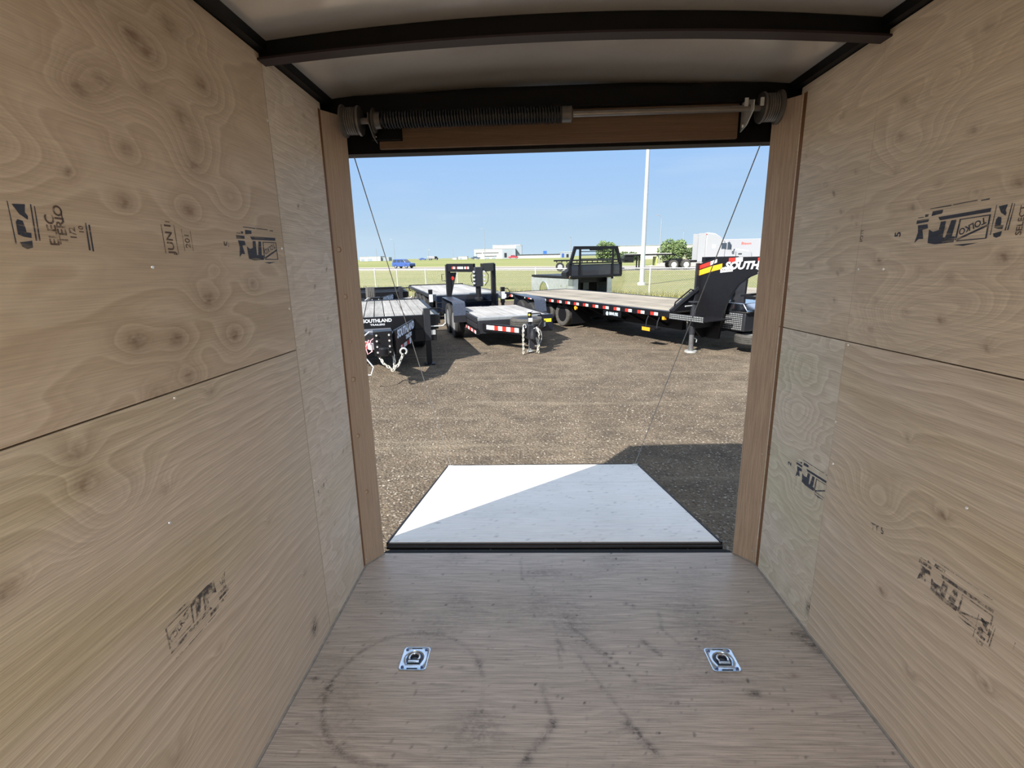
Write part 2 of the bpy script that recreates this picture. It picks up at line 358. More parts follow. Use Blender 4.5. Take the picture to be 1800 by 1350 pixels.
MB().box(1.0125, 1.04, YF, 2.05, TOP-.02, 2.0).box(.975, 1.0125, YF, 2.03, TOP+.001, 1.96).build('side_rail', STEELI, wr)
# screws in the panels
SCR = mat('bright_screw_head', (.9, .9, .88), .3, .7, .05)
for root, x, s, pts in ((wl, XL, 1, ((.988,1.324),(.983,1.051),(1.535,1.20),(1.535,1.385),(.905,.80),(1.56,1.0),(1.56,.6),(1.545,1.75))),
                        (wr, XR, -1, ((1.535,1.285),(1.536,1.055),(1.05,.75),(1.53,.66),(1.43,1.285),(1.545,.80),(.95,1.55)))):
    for (u, v) in pts: MB().cyl((x+s*.0002, u, v), (x+s*.0018, u, v), .0038, .003, 10).build('screw', SCR, root)

# printed grade stamps, in sheet coordinates (s to the viewer's right, t up)
LOGO = [[(-.101,.023),(-.0621,.024),(-.063,.0165),(-.1013,.0141)],[(-.0354,.0243),(.1025,.0292),(.1017,.0211),(-.0286,.0163)],
 [(-.0953,.0106),(-.0645,.0107),(-.0618,.0005),(-.0782,-.002),(-.0713,-.0241),(-.0857,-.0234),(-.0983,-.0329),(-.0916,-.0067)],
 [(-.0251,.013),(-.0104,.0133),(-.0121,-.0245),(-.0053,-.0249),(.0046,.0135),(.0186,.0137),(.0137,-.0237),(.0231,-.0247),(.0211,-.0371),(-.0318,-.0394),(-.055,-.0352),(-.0574,-.0027),(-.0439,-.0091),(-.0277,-.006)],
 [(-.0549,.0399),(-.0246,.0406),(-.0258,.0317),(-.0567,.0289)],[(-.0633,.0478),(-.0024,.0488),(-.003,.0464),(-.0638,.046)],
 [(.0022,.049),(.0645,.0507),(.0653,.0489),(.0018,.0474)],[(.0742,.0492),(.0948,.05),(.0941,.0474),(.0736,.047)],
 [(.0269,.0136),(.1017,.0159),(.1011,.0137),(.0264,.0115)],[(.1004,.0159),(.1044,.0161),(.1048,-.0339),(.1007,-.034)],
 [(.0269,.0136),(.0311,.0138),(.0281,-.0332),(.0232,-.0333)],[(.028,-.0338),(.1038,-.0326),(.1033,-.0346),(.0273,-.0363)],
 [(.0291,-.0294),(.1005,-.0041),(.0999,-.0093),(.0304,-.0338)],[(.0219,-.0433),(.0868,-.0415),(.0492,-.0472)],
 [(-.0983,.0298),(-.0802,.0301),(-.0806,.0283),(-.0987,.0281)],[(-.0769,.0348),(-.0657,.0345),(-.067,.0293),(-.0765,.0286)]]
MARK = [[(-.0662,.0283),(-.0463,.03),(-.0491,.0182),(-.0457,.0129),(-.0471,.0074),(-.0584,.0148)],
 [(-.0628,.007),(-.0557,.0053),(-.0538,-.0044),(-.0537,-.011),(-.0465,-.0113),(-.048,-.0193),(-.0589,-.018),(-.0675,-.0153),(-.0664,.0026)],
 [(-.0673,-.0267),(-.048,-.0231),(-.0492,-.0333),(-.0582,-.0362),(-.0652,-.0332)],[(-.0723,.0314),(-.071,.0316),(-.0726,-.0294),(-.0743,-.0295)],
 [(-.0382,.031),(-.0364,.0313),(-.0399,-.0226),(-.0427,-.0228)],[(-.0325,.0293),(-.0312,.0294),(-.0344,-.0223),(-.0372,-.0225)],
 [(.011,.0294),(.0125,.0296),(.0117,.01),(.0096,.0098)],[(.0521,.012),(.0543,.0122),(.052,-.0334),(.0486,-.0335)],[(.0576,.0097),(.061,.01),(.0584,-.035),(.0555,-.0351)]]
def stamp(panel, side, u, v, polys, m, clip=None, k=1.):
    """polygons laid on a wall sheet, each piece clipped at the sheet edge"""
    b = MB(); x = (XL+.0006) if side < 0 else (XR-.0006)
    for poly in polys:
        q = [(x, u + (s if side < 0 else -s)*k, v + t*k) for s, t in poly]
        if clip: q = [(a, max(clip[0], min(clip[1], c)), d) for a, c, d in q]
        b.add(q, [tuple(range(len(q)))])
    return b.build('printed_stamp', m, panel, smooth=False)
def wtext(panel, side, u, v, s, size, m, rot=0, sx=1., bold=None):
    bold = size*.022 if bold is None else bold
    c, q = math.cos(R(rot)), math.sin(R(rot)); e = 1 if side < 0 else -1
    x = (XL+.0006) if side < 0 else (XR-.0006)
    return letters(s, size, m, panel, basis((x, u, v), (0, e*c, q), (0, -e*q, c)), 'printed_stamp', 0, bold=bold, sx=sx)
stamp(p_ul, -1, 1.40, 1.385, LOGO, INK); stamp(p_ul, -1, .80, 1.385, MARK, INK)
wtext(p_ul, -1, .789, 1.380, 'ELEC', .022, INKB, 90); wtext(p_ul, -1, .806, 1.390, 'TERIO', .022, INKB, 90)
wtext(p_ul, -1, .825, 1.378, '1/2', .016, INKB, 90); wtext(p_ul, -1, .842, 1.385, '10', .013, INKB, 90)
wtext(p_ul, -1, 1.052, 1.383, 'JUN I', .027, INKB, 90); wtext(p_ul, -1, 1.107, 1.383, '201', .022, INKB, 90)
stamp(p_ul, -1, 1.052, 1.383, [[(-.020,.028),(-.018,.028),(-.018,-.030),(-.020,-.030)],[(.018,.030),(.020,.030),(.020,-.032),(.018,-.032)],[(.004,-.032),(.020,-.032),(.020,-.030),(.004,-.030)],[(-.006,.034),(.008,.034),(.008,.036),(-.006,.036)],[(.040,.024),(.0415,.024),(.0415,-.024),(.040,-.024)],[(.068,.022),(.0695,.022),(.0695,-.022),(.068,-.022)]], INKB)
wtext(p_ul, -1, 1.253, 1.384, '5', .030, INKB, 90)
wtext(p_ul, -1, 1.462, 1.381, 'TOLKO', .020, INK, 199)
stamp(p_ll, -1, .945, .560, LOGO, INKF, k=-1.); wtext(p_ll, -1, .875, .568, 'TOLKO', .020, INKF, 19)
wtext(p_sl, -1, 1.62, .545, '5  HI  I', .030, INKF, 10)
stamp(p_ur, 1, 1.235, 1.383, LOGO, INK); wtext(p_ur, 1, 1.172, 1.378, 'TOLKO', .020, INK, 199)
wtext(p_ur, 1, 1.395, 1.376, '5', .030, INK, 90)
stamp(p_ur, 1, 1.050, 1.385, MARK, INK); wtext(p_ur, 1, 1.061, 1.380, 'SELECT', .018, INKB, 90)
wtext(p_ur, 1, 1.541, 1.382, 'IOTI', .018, INKB, 90)
stamp(p_sr2, 1, 1.635, .560, LOGO, INK, clip=(VS+.002, 1.97)); wtext(p_sr2, 1, 1.78, .558, '2', .032, INK, 90); wtext(p_sr2, 1, 1.945, .55, '(20)', .026, INKB, 90)
stamp(p_lr, 1, 1.045, .535, LOGO, INKF); stamp(p_lr, 1, .90, .50, MARK, INKF); wtext(p_lr, 1, 1.30, .555, 'TT 5', .026, INKF, 10)

# floor
def seg(u, v, a, b, w):
    dx, dy = b[0]-a[0], b[1]-a[1]; t = max(0, min(1, ((u-a[0])*dx+(v-a[1])*dy)/(dx*dx+dy*dy)))
    return math.exp(-(((u-a[0]-t*dx)**2+(v-a[1]-t*dy)**2)/w**2))
def blob(u, v, x, y, rx, ry): return math.exp(-((u-x)/rx)**2-((v-y)/ry)**2)
LINES = [(((.493,1.653),(.480,1.56)),.009,.4),(((.480,1.56),(.52,1.49)),.007,.35),(((.394,1.50),(.44,1.44)),.012,.8),(((.09,1.50),(.11,1.44)),.008,.5),
         (((.09,1.46),(.095,1.40)),.007,.5),(((.16,1.43),(.22,1.30)),.006,.4),(((.22,1.30),(.31,1.13)),.009,.45),(((.27,1.17),(.34,1.08)),.014,.75),
         (((.13,1.62),(.19,1.50)),.012,.3),(((.19,1.50),(.26,1.42)),.014,.45),(((.03,1.30),(.06,1.16)),.012,.45),(((.06,1.17),(-.02,1.06)),.017,.6),
         (((-.02,1.06),(-.08,.98)),.016,.4),(((-.05,1.99),(-.04,1.86)),.006,.35),(((-.04,1.86),(.03,1.74)),.005,.25),(((-.66,1.31),(-.675,1.24)),.012,.35)]
TRD = [(.27,1.42),(.285,1.40),(.30,1.375),(.255,1.44),(.315,1.345),(.33,1.325),(.28,1.44),(.245,1.40),(.26,1.385)]
def floor_dirt(x, y):
    d = 0
    r = math.hypot(x+.41, y-1.285)                       # ring left by a drum
    a = math.atan2(y-1.285, x+.41)
    d += math.exp(-((r-.25)/.008)**2) * (.42 if a > 2.3 or a < -1.5 else .26 if a > .2 else .1)
    for (p, q), w_, k in LINES:
        if abs(x-(p[0]+q[0])/2) < .25 and abs(y-(p[1]+q[1])/2) < .25: d += .72*k*seg(x, y, p, q, w_*.85)
    for (px, py) in TRD: d += .75*blob(x, y, px, py, .007, .006)
    d += .85*blob(x,y,.69,1.277,.022,.012)+.65*blob(x,y,-.183,1.394,.012,.022)+.95*blob(x,y,-.725,1.322,.013,.007)+.8*blob(x,y,.375,1.70,.009,.010)+.7*blob(x,y,.40,1.685,.008,.012)
    d += .45*blob(x,y,.97,1.53,.03,.05)+.6*blob(x,y,.99,1.48,.02,.05)+.3*blob(x,y,.05,1.9,.10,.03)+.22*blob(x,y,.15,1.6,.12,.12)+.18*blob(x,y,-.5,1.7,.05,.06)
    d += .30*blob(x,y,-.30,1.72,.05,.05)+.2*blob(x,y,.02,1.72,.05,.08)+.25*blob(x,y,-.15,1.15,.07,.05)
    n = noise.noise(Vector((x*4, y*4, 2)))
    d += max(0, n)*.34 + max(0, noise.noise(Vector((x*60, y*60, 5)))-.52)*3.2
    return d
fl = sheet('floor', W_FL, None, -.775, 1.01, YF, 2.06, lambda u, v: (u, v, 0), (0, 0, -1), [(-.58,1.10,.02,.2),(.85,1.35,.012,.6),(.75,1.60,.014,.5),(.93,1.27,.012,.5)], floor_dirt, step=.0075, t=.018, M=TM)
tag(fl, 'worn plywood trailer floor with dark scuffs and a faint ring mark', 'floor', kind='structure')
CAULK = mat('grey_sealant', (.30, .29, .27), .7, 0, .2, 40)
tl = MB().beam((XL+.003, YF, .003), (XL+.003, 1.955, .003), .007, .007).beam((XL+.003, 1.955, .003), (-.70, 2.052, .003), .007, .007).build('trim_1', CAULK)
tl.matrix_world = TM; tag(tl, 'grey sealant bead along the foot of the left wall', 'trim', kind='structure')
tr_ = MB().beam((XR-.003, YF, .003), (XR-.003, 1.965, .003), .007, .007).beam((XR-.003, 1.965, .003), (.936, 2.052, .003), .007, .007).build('trim_2', CAULK)
tr_.matrix_world = TM; tag(tr_, 'grey sealant bead along the foot of the right wall', 'trim', kind='structure')

# ceiling: gently crowned sheet with cross bows
def crown(x): return 1 - ((x-.12)/.9)**2
g = NG('roof_sheet'); tc_ = g.n('ShaderNodeTexCoord'); mp_ = g.n('ShaderNodeMapping'); mp_.inputs['Scale'].default_value = (1.5, 2.0, 1); g.set(mp_.inputs[0], tc_.outputs['Object'])
nn = g.noise(mp_.outputs[0], 1.6, 2); g.set(g.b.inputs['Base Color'], g.mix(g.noise(tc_.outputs['Object'], 30, 3), (.80, .76, .70), (.86, .82, .77)))
g.b.inputs['Metallic'].default_value = .6; g.set(g.b.inputs['Roughness'], g.rng(nn, .3, .7, .17, .27)); g.bump(nn, .25, .035)
cl = thing('ceiling', 'bare metal roof sheet on black cross bows', 'ceiling', M=TM, kind='structure')
def slab(z0, z1, y0, y1, c0, c1, n=28, x0=-.80, x1=1.04):
    b = MB(); vs = []; fs = []
    for i in range(n+1):
        x = x0+(x1-x0)*i/n; k = crown(x)
        vs += [(x, y0, z0+c0*k), (x, y1, z0+c0*k), (x, y1, z1+c1*k), (x, y0, z1+c1*k)]
    for i in range(n):
        a = 4*i; fs += [(a+j, a+(j+1) % 4, a+4+(j+1) % 4, a+4+j) for j in range(4)]
    fs += [(3, 2, 1, 0), (4*n, 4*n+1, 4*n+2, 4*n+3)]
    return b.add(vs, fs)
slab(1.950, 1.954, YF-.1, 2.10, .045, .045).build('roof_sheet', MATS['roof_sheet'], cl)
slab(1.99, 2.0, YF-.1, 2.13, .045, .045).build('outer_roof_skin', SKIN, cl)
for yb in (1.54, .93, .32, -.29, -.90, -1.51):
    slab(1.902, 1.951, yb, yb+.032, .038, .045, x0=-.77, x1=1.01).build('roof_bow', STEELI, cl, bevel=.004)
    slab(1.900, 1.906, yb-.012, yb+.035, .038, .038, x0=-.77, x1=1.01).build('roof_bow_flange', mat('bow_flange', (.02, .012, .014), .45, 0, .1, spec=.3), cl)

# rear wall around the opening
wb = thing('wall_back', 'rear frame of the trailer around the open ramp doorway', 'wall', M=TM, kind='structure')
def jamb(s, x0, x1, holes):
    # x0 at the side wall, x1 at the opening; its inner face runs diagonally
    b = MB().prism([(x0, 1.953 if s < 0 else 1.965), (x1, 2.05), (x1+.02*s, 2.06), (x0+.038*s, 2.06), (x0+.038*s, 1.99)], 'z', 0.0, 1.90)
    o = b.build('lumber_post', W_JB, wb, bevel=.0015); wooden(o, lambda p: (p.z, p.x+p.y*1.5))
    a = Vector((x0, 1.953 if s < 0 else 1.965, 0)); d = Vector((x1, 2.05, 0))-a; nrm = Vector((d.y, -d.x, 0)).normalized()
    if nrm.y > 0: nrm = -nrm
    for (t, z, r, deep) in holes:
        c = a + d*t + Vector((0, 0, z))
        if deep: MB().cyl(c+nrm*.0005, c+nrm*.001, r, r, 20).build('drilled_hole', mat('drilled_hole_wood', (.30, .19, .10), .7, 0, .2), o)
        if deep: MB().cyl(c+nrm*.0012+d.normalized()*-.003, c+nrm*.0016+d.normalized()*-.003, r*.75, r*.75, 20).build('hole_plug', W_JB, o)
        else: MB().cyl(c+nrm*.0002, c+nrm*.002, r, r*.8, 10).build('screw', SCR, o)
    # dark gap strip between sheet and post
    MB().box(min(x0+.004*s, x0-.0005*s), max(x0+.004*s, x0-.0005*s), 1.935, 1.957, 0.001, 1.90).build('edge_strip', mat('brown_edge', (.20, .09, .03), .6, 0, .1), wb)
    return o
jamb(-1, XL, -.70, [(.22,1.40,.011,1),(.30,1.215,.010,1),(.35,1.03,.006,1),(.12,1.79,.003,0),(.25,.62,.010,1),(.3,.87,.011,1),(.4,.35,.010,1),(.08,.03,.003,0)])
jamb(1, XR, .936, [(.25,1.80,.003,0),(.15,1.24,.003,0),(.15,.52,.003,0),(.15,.06,.003,0)])
MB().box(-.80, -.745, 2.055, 2.13, -.12, 2.0).box(.985, 1.04, 2.055, 2.13, -.12, 2.0).build('corner_post', BLACK, wb)
MB().box(-.80, 1.04, 2.066, 2.13, 1.768, 1.99).build('header_beam', STEELI, wb)
MB().box(-.78, 1.02, 2.02, 2.066, 1.900, 1.962).build('header_angle', STEELI, wb)
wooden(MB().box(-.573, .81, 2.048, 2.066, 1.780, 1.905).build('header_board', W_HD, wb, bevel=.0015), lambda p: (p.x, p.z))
wf = MB().box(XL-.03, XR+.03, YF-.03, YF, 0, 1.95).build('wall_front', W_UP); wooden(wf, lambda p: (p.x, p.z)); wf.matrix_world = TM
tag(wf, 'plywood front wall of the trailer', 'wall', kind='structure')
sill = thing('trim_3', 'black steel sill channel between floor and ramp', 'trim', M=TM, kind='structure')
MB().box(-.705, .94, 2.062, 2.085, -.05, -.004).box(-.705, .94, 2.085, 2.118, -.05, -.022).box(-.70, .935, 2.118, 2.14, -.05, -.030).build('sill_channel', STEELI, sill, bevel=.002)
MB().box(-.80, 1.04, 2.07, 2.145, -.30, -.05).build('rear_sill_beam', STEELI, sill)
MB().cyl((-.69, 2.092, -.014), (.925, 2.092, -.014), .009, n=12).build('rubber_seal', RUB, sill)
for i in range(5): MB().cyl((-.52+.32*i, 2.128, -.030), (-.52+.32*i, 2.128, -.0275), .005, n=8).build('screw', SCR, sill)
MB().box(-.80, 1.04, YF-.1, 2.06, -.16, -.03).build('trim_4', BLACK).matrix_world = TM
tag(bpy.data.objects['trim_4'], 'black steel subframe under the trailer floor', 'trim', kind='structure')

# counterbalance spring over the door
sp_ = thing('door_spring_assembly', 'black coil spring, shaft and cable drums above the ramp doorway', 'door spring', (.12, 1.975, 1.862), M=TM)
zz = 0
MB().cyl((-.80, 0, 0), (.80, 0, 0), .011, n=14).build('shaft', mat('brushed_shaft', (.22, .2, .18), .35, .8, .1), sp_)
pts = []; N = 62*10
for i in range(N+1):
    a = 2*math.pi*i/10; pts.append((-.655+.67*i/N, .0255*math.cos(a), .0255*math.sin(a)))
MB().tube(pts, .0048, 6).build('coil_spring', mat('oiled_spring_steel', (.03, .03, .032), .35, .6, .2), sp_)
ALD = mat('cast_aluminium', (.12, .11, .10), .45, .6, .15, 30)
for s in (-1, 1):
    d = MB().lathe([(.012, .735*s), (.05, .735*s), (.052, .742*s), (.046, .75*s), (.045, .79*s), (.056, .797*s), (.056, .803*s), (.012, .803*s)], ax='x', n=30).build('cable_drum', ALD, sp_)
    for k in range(5):
        MB().lathe([(.0455, (.752+.008*k)*s), (.0475, (.755+.008*k)*s), (.0455, (.758+.008*k)*s)], ax='x', n=30).build('drum_groove', ALD, d)
MB().lathe([(.012,-.69),(.040,-.69),(.043,-.684),(.030,-.68),(.028,-.66),(.012,-.66)], ax='x', n=26).build('winding_cone', ALD, sp_)
MB().lathe([(.012,.015),(.028,.015),(.028,.05),(.018,.055),(.012,.055)], ax='x', n=22).build('stationary_cone', ALD, sp_)
for x in (-.70, .70):
    br = MB().prism([(-.06,-.05),(.068,-.05),(.068,.05),(.0,.035),(-.045,.012)][::1] if False else [(.072,-.062),(.072,.045),(.01,.032),(-.03,.02),(-.032,-.012),(.02,-.05)], 'x', x-.002, x+.002).build('end_bracket', GALV if x > 0 else ALD, sp_)
    MB().cyl((x-.006, .05, -.045), (x+.006, .05, -.045), .006, n=6).build('bolt', SCR, br); MB().cyl((x-.006, .05, .03), (x+.006, .05, .03), .006, n=6).build('bolt', SCR, br)
for x in (.665, .72):
    MB().box(x-.006, x+.006, -.052, -.046, -.006, .020).build('clamp_tab', GALV, sp_)
MB().box(-.715, -.60, .045, .072, -.055, .02).build('mount_pad', STEELI, sp_)

# added fill lamps, out of view behind the camera, brighten the inside
for i, yy in enumerate((-.6, -1.6)):
    lp = thing('fill_lamp', ('added round fill lamp unseen behind the viewpoint', 'added round fill lamp unseen nearest the front wall')[i], 'lamp', (-.05, yy, 1.985), M=TM, group='added fill lamps in the trailer')
    MB().lathe([(0,.0),(.085,.0),(.09,-.006),(.088,-.014),(.078,-.016),(.078,-.008),(0,-.008)], ax='z', n=32).build('fill_lamp_base', WHT, lp)
    MB().lathe([(.077,-.010),(.07,-.018),(.04,-.026),(0,-.029)], ax='z', n=32).build('fill_lamp_lens', mat('lit_fill_lens', (1, .96, .9), .4, emit=6), lp)
    ld = bpy.data.lights.new('fill_lamp_glow', 'AREA'); ld.shape = 'DISK'; ld.size = .17; ld.energy = FILL_LAMP_W; ld.color = (1, .965, .925); ld.spread = R(180)
    lo = bpy.data.objects.new('fill_lamp_glow', ld); COL.objects.link(lo); lo.parent = lp; lo.location = (0, 0, -.034)

# recessed tie-down rings in the floor
def tie_down(label, loc, flip=1):
    t = thing('tie_down_ring', label, 'tie-down ring', loc, M=TM, group='recessed tie-down rings in the floor')
    hx, hy, r = .0475, .052, .012
    def rr(hx, hy, r, n=6):
        P = []
        for cx, cy, a0 in ((hx-r, hy-r, 0), (-hx+r, hy-r, 90), (-hx+r, -hy+r, 180), (hx-r, -hy+r, 270)):
            for k in range(n+1): a = R(a0+90*k/n); P.append((cx+r*math.cos(a), cy+r*math.sin(a)))
        Q = []
        for i, p in enumerate(P):
            q = P[(i+1) % len(P)]; m_ = max(1, int(math.hypot(q[0]-p[0], q[1]-p[1])/.006))
            Q += [(p[0]+(q[0]-p[0])*j/m_, p[1]+(q[1]-p[1])*j/m_) for j in range(m_)]
        return Q
    outer = rr(hx, hy, r); n = len(outer)
    def pan(k, z):                          # D shaped pan: round at the back, square at the front
        P = []
        for x, y in outer:
            a = math.atan2(y, x); rad = .0315*k
            px, py = rad*math.cos(a), rad*math.sin(a)*1.0
            if py < -.014*k:
                px = max(-.024*k, min(.024*k, px*1.15)); py = -.0265*k
            P.append((px, py+.001, z))
        return P
    rings = [[(x, y, .0) for x, y in outer], [(x, y, .0022) for x, y in outer], [(x*.965, y*.965, .0032) for x, y in outer], [(x*.93, y*.93, .0032) for x, y in outer],
             [(x*.91, y*.91, .0025) for x, y in outer], pan(1.12, .0028), pan(1.04, .0035), pan(1.0, .002), pan(.93, .0006)]
    b = MB(); vs = [q for r_ in rings for q in r_]; fs = []
    for k in range(len(rings)-1): fs += [(k*n+i, k*n+(i+1) % n, (k+1)*n+(i+1) % n, (k+1)*n+i) for i in range(n)]
    b.add(vs, fs); b.build('mounting_plate', ZINC, t, ang=50)
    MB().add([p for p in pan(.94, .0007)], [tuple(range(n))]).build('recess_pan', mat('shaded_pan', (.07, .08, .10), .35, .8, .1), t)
    MB().tube([(.0175*math.cos(a)*1.0, .0175*math.sin(a)+.000, .0062) for a in [R(-40+260*k/22) for k in range(23)]], .0036, 10).build('pull_ring', CHR, t)
    MB().box(-.019, .019, -.021, -.0135, .002, .0085).build('hinge_bar', ZINC, t, bevel=.0012)
    for sx in (-1, 1):
        for sy in (-1, 1):
            MB().lathe([(.0052,.0025),(.0050,.0045),(.003,.0058),(0,.006)], (sx*.0335, sy*.038, 0), 'z', 14).build('rivet', mat('blued_rivet', (.16, .22, .40), .3, .9, .1), t)
    for sy in (-1, 1): MB().box(-.018, .018, sy*.0435-.0012, sy*.0435+.0012, .0026, .0033).build('pressed_slot', STEELI, t)
    return t
tie_down('zinc recessed tie-down ring in the left part of the floor', (-.408, 1.409, .0004))
tie_down('zinc recessed tie-down ring in the right part of the floor', (.644, 1.412, .0004))

# ramp: folds from the sill down to the lot
A = TM @ Vector((-.715, 2.150, -.004)); B = TM @ Vector((.925, 2.150, -.004))
Cc = Vector((-.712, 3.905, .024)); X_ = (B-A).normalized(); Yv = (Cc-A); Yv = (Yv - X_*Yv.dot(X_)); LEN = Yv.length; Yv.normalize()
MR = basis(A, X_, Yv); WID = (B-A).length
ramp = thing('ramp_door', 'pale plywood ramp door lowered to the gravel behind the trailer', 'ramp door', M=MR)
for nm, a0, a1 in (('ramp_panel', .014, 1.21), ('ramp_panel', 1.21, LEN-.004)):
    sheet(nm, W_RA, ramp, .004, WID-.004, a0, a1, lambda u, v: (u, v, 0), (0, 0, -1), [(random.uniform(.1, 1.5), random.uniform(.1, LEN-.1), .007, .5) for _ in range(16)],
          lambda u, v: max(0, noise.noise(Vector((u*38, v*90, 3)))-.42)*1.7 + max(0, noise.noise(Vector((u*3, v*3, 1))))*.12, step=.016, t=.02)
MB().box(-.004, .004, 0, LEN, -.022, .004).box(WID-.004, WID+.004, 0, LEN, -.022, .004).box(0, WID, LEN-.005, LEN+.004, -.022, .005).build('edge_frame', BLACK, ramp)
MB().box(0.004, WID-.004, 0.004, LEN-.01, -.030, -.0205).build('ramp_core', BLACK, ramp)
MB().box(0, WID, -.004, .0125, -.03, -.002).build('ramp_end_strip', mat('dark_wood_edge', (.035, .025, .018), .6, 0, .1), ramp)
MB().cyl((0, -.006, -.018), (WID, -.006, -.018), .010, n=12).build('hinge', CHAR, ramp)
for s_, u_ in ((0, .03), (1, WID-.03)):
    MB().box(u_-.02, u_+.02, LEN-.06, LEN-.045, 0, .012).build('cable_bracket', GALV, ramp)
CAB = mat('steel_cable', (.33, .33, .32), .4, .6, .1)
for s_, top, foot, lb in ((-1, (-.697, 2.10, 1.775), (.03, LEN-.052, .012), 'thin steel cable from the left top corner of the doorway to the ramp'),
                          (1, (.929, 2.10, 1.785), (WID-.03, LEN-.052, .012), 'thin steel cable from the right top corner of the doorway to the ramp')):
    p0 = TM @ Vector(top); p1 = MR @ Vector(foot)
    c = MB().tube([tuple((p0-p1)*k) for k in (0, .25, .5, .75, 1)], .0024, 6).build('ramp_cable', CAB); c.location = p1
    tag(c, lb, 'cable', 'lift cables of the ramp door')

# ================================================================== the lot, the grass and the road
def poly_ground(name, m, pts, z, label, sub=None):
    me = bpy.data.meshes.new(name); me.from_pydata([(x, y, z) for x, y in pts], [], [tuple(range(len(pts)))]); me.materials.append(m)
    o = bpy.data.objects.new(name, me); COL.objects.link(o); tag(o, label, 'ground', kind='structure'); return o
g = NG('millings'); tc = g.n('ShaderNodeTexCoord'); P = tc.outputs['Object']
big = g.noise(P, .35, 4, .6); mid = g.noise(P, 3, 5, .65); fine = g.noise(P, 45, 4, .7)
vo = g.n('ShaderNodeTexVoronoi'); vo.inputs['Scale'].default_value = 42; g.set(vo.inputs['Vector'], P)
st = g.math('MULTIPLY', g.rng(vo.outputs['Distance'], .42, .1), g.rng(g.noise(P, 300, 1), .45, .62))
rs = g.n('ShaderNodeSeparateColor'); g.set(rs.inputs[0], vo.outputs['Color'])
c = g.mix(g.rng(big, .38, .62), (.138, .106, .074), (.20, .157, .110))
c = g.mix(g.rng(mid, .35, .7), c, (.088, .07, .052))
c = g.mix(g.math('MULTIPLY', g.rng(rs.outputs[0], .55, .95), g.rng(vo.outputs['Distance'], .5, .2)), c, (.36, .31, .255))
c = g.mix(g.rng(fine, .5, .35, 0, .75), c, (.02, .017, .014))
mp = g.n('ShaderNodeMapping'); mp.inputs['Rotation'].default_value = (0, 0, R(14)); mp.inputs['Scale'].default_value = (.28, 2.4, 1); g.set(mp.inputs[0], P)
stk = g.noise(mp.outputs[0], 1.3, 5, .65)
c = g.mix(g.rng(stk, .55, .72, 0, .55), c, (.27, .225, .16))
g.set(g.b.inputs['Base Color'], c); g.b.inputs['Roughness'].default_value = .9; g.b.inputs['Specular IOR Level'].default_value = .2
g.bump(g.math('ADD', g.math('MULTIPLY', vo.outputs['Distance'], -1.0), g.math('MULTIPLY', fine, 1.4)), .8, .016)
MILL = g.m
g = NG('dry_grass'); tc = g.n('ShaderNodeTexCoord'); P = tc.outputs['Object']
mp = g.n('ShaderNodeMapping'); mp.inputs['Scale'].default_value = (.25, 1, 1); g.set(mp.inputs[0], P)
a = g.noise(mp.outputs[0], .25, 6, .6); b_ = g.noise(P, 2.5, 5, .7); d_ = g.noise(P, 14, 4, .7)
c = g.mix(g.rng(a, .35, .65), (.20, .225, .075), (.31, .285, .13)); c = g.mix(g.rng(b_, .42, .66, 0, .7), c, (.34, .32, .165))
c = g.mix(g.rng(d_, .55, .35, 0, .55), c, (.12, .14, .05)); g.set(g.b.inputs['Base Color'], c); g.b.inputs['Roughness'].default_value = 1
g.b.inputs['Specular IOR Level'].default_value = .1; g.bump(d_, .8, .15); GRASS = g.m
g = NG('field_green'); tc = g.n('ShaderNodeTexCoord'); P = tc.outputs['Object']
mp = g.n('ShaderNodeMapping'); mp.inputs['Scale'].default_value = (.12, 1, 1); g.set(mp.inputs[0], P)
a = g.noise(mp.outputs[0], .06, 6, .6); c = g.mix(g.rng(a, .4, .62), (.17, .20, .07), (.26, .25, .12))
g.set(g.b.inputs['Base Color'], c); g.b.inputs['Roughness'].default_value = 1; g.b.inputs['Specular IOR Level'].default_value = .1; FIELD = g.m
ROAD = mat('road_surface', (.17, .15, .13), .9, 0, .1, 3); EDGE = mat('pale_gravel_shoulder', (.34, .31, .27), .9, 0, .12, 4)
poly_ground('ground_field', FIELD, [(-2500, 60), (2500, 60), (2500, 4000), (-2500, 4000)], -.10, 'flat green field beyond the road')
poly_ground('ground_verge', GRASS, [(-80, 14), (80, 6), (110, 40), (60, 62), (20, 66), (-10, 86), (-60, 100), (-90, 100)], -.04, 'dry grass strip between the fence and the road')
poly_ground('ground_lot', MILL, [(-40, -14), (40, -14), (40, 8), (9, 17.6), (5.6, 20.8), (1.5, 20.0), (-1, 20.6), (-5, 23.5), (-9, 26.0), (-40, 38)], 0, 'lot surfaced with brown gravel and asphalt millings')
def strip(name, m, lx, w0, w1, z, label):
    n = []; f = []
    for (x, y) in lx: n.append((x, y+w0, z))
    for (x, y) in reversed(lx): n.append((x, y+w1, z))
    return poly_ground(name, m, [(p[0], p[1]) for p in n], z, label)
RL = [(-220, 150), (-30, 88), (-8, 76), (6, 66), (22, 57), (120, 12)]
strip('ground_shoulder', EDGE, RL, -3, 25, -.03, 'pale gravel shoulder along the road')
strip('ground_road', ROAD, RL, 2, 17, -.02, 'grey road beyond the fence')
me = bpy.data.meshes.new('ground_bank'); X0, X1 = -700, 500
me.from_pydata([(x, y, z) for y, z in ((262, -.12), (290, .78), (310, .78), (326, -.12)) for x in (X0, X1)], [], [(0, 1, 3, 2), (4, 5, 7, 6)]); me.materials.append(FIELD)
o = bpy.data.objects.new('ground_bank', me); COL.objects.link(o); tag(o, 'low grassy bank carrying the distant highway', 'ground', kind='structure')
poly_ground('ground_highway', ROAD, [(X0, 290), (X1, 290), (X1, 310), (X0, 310)], .78, 'distant pale highway')
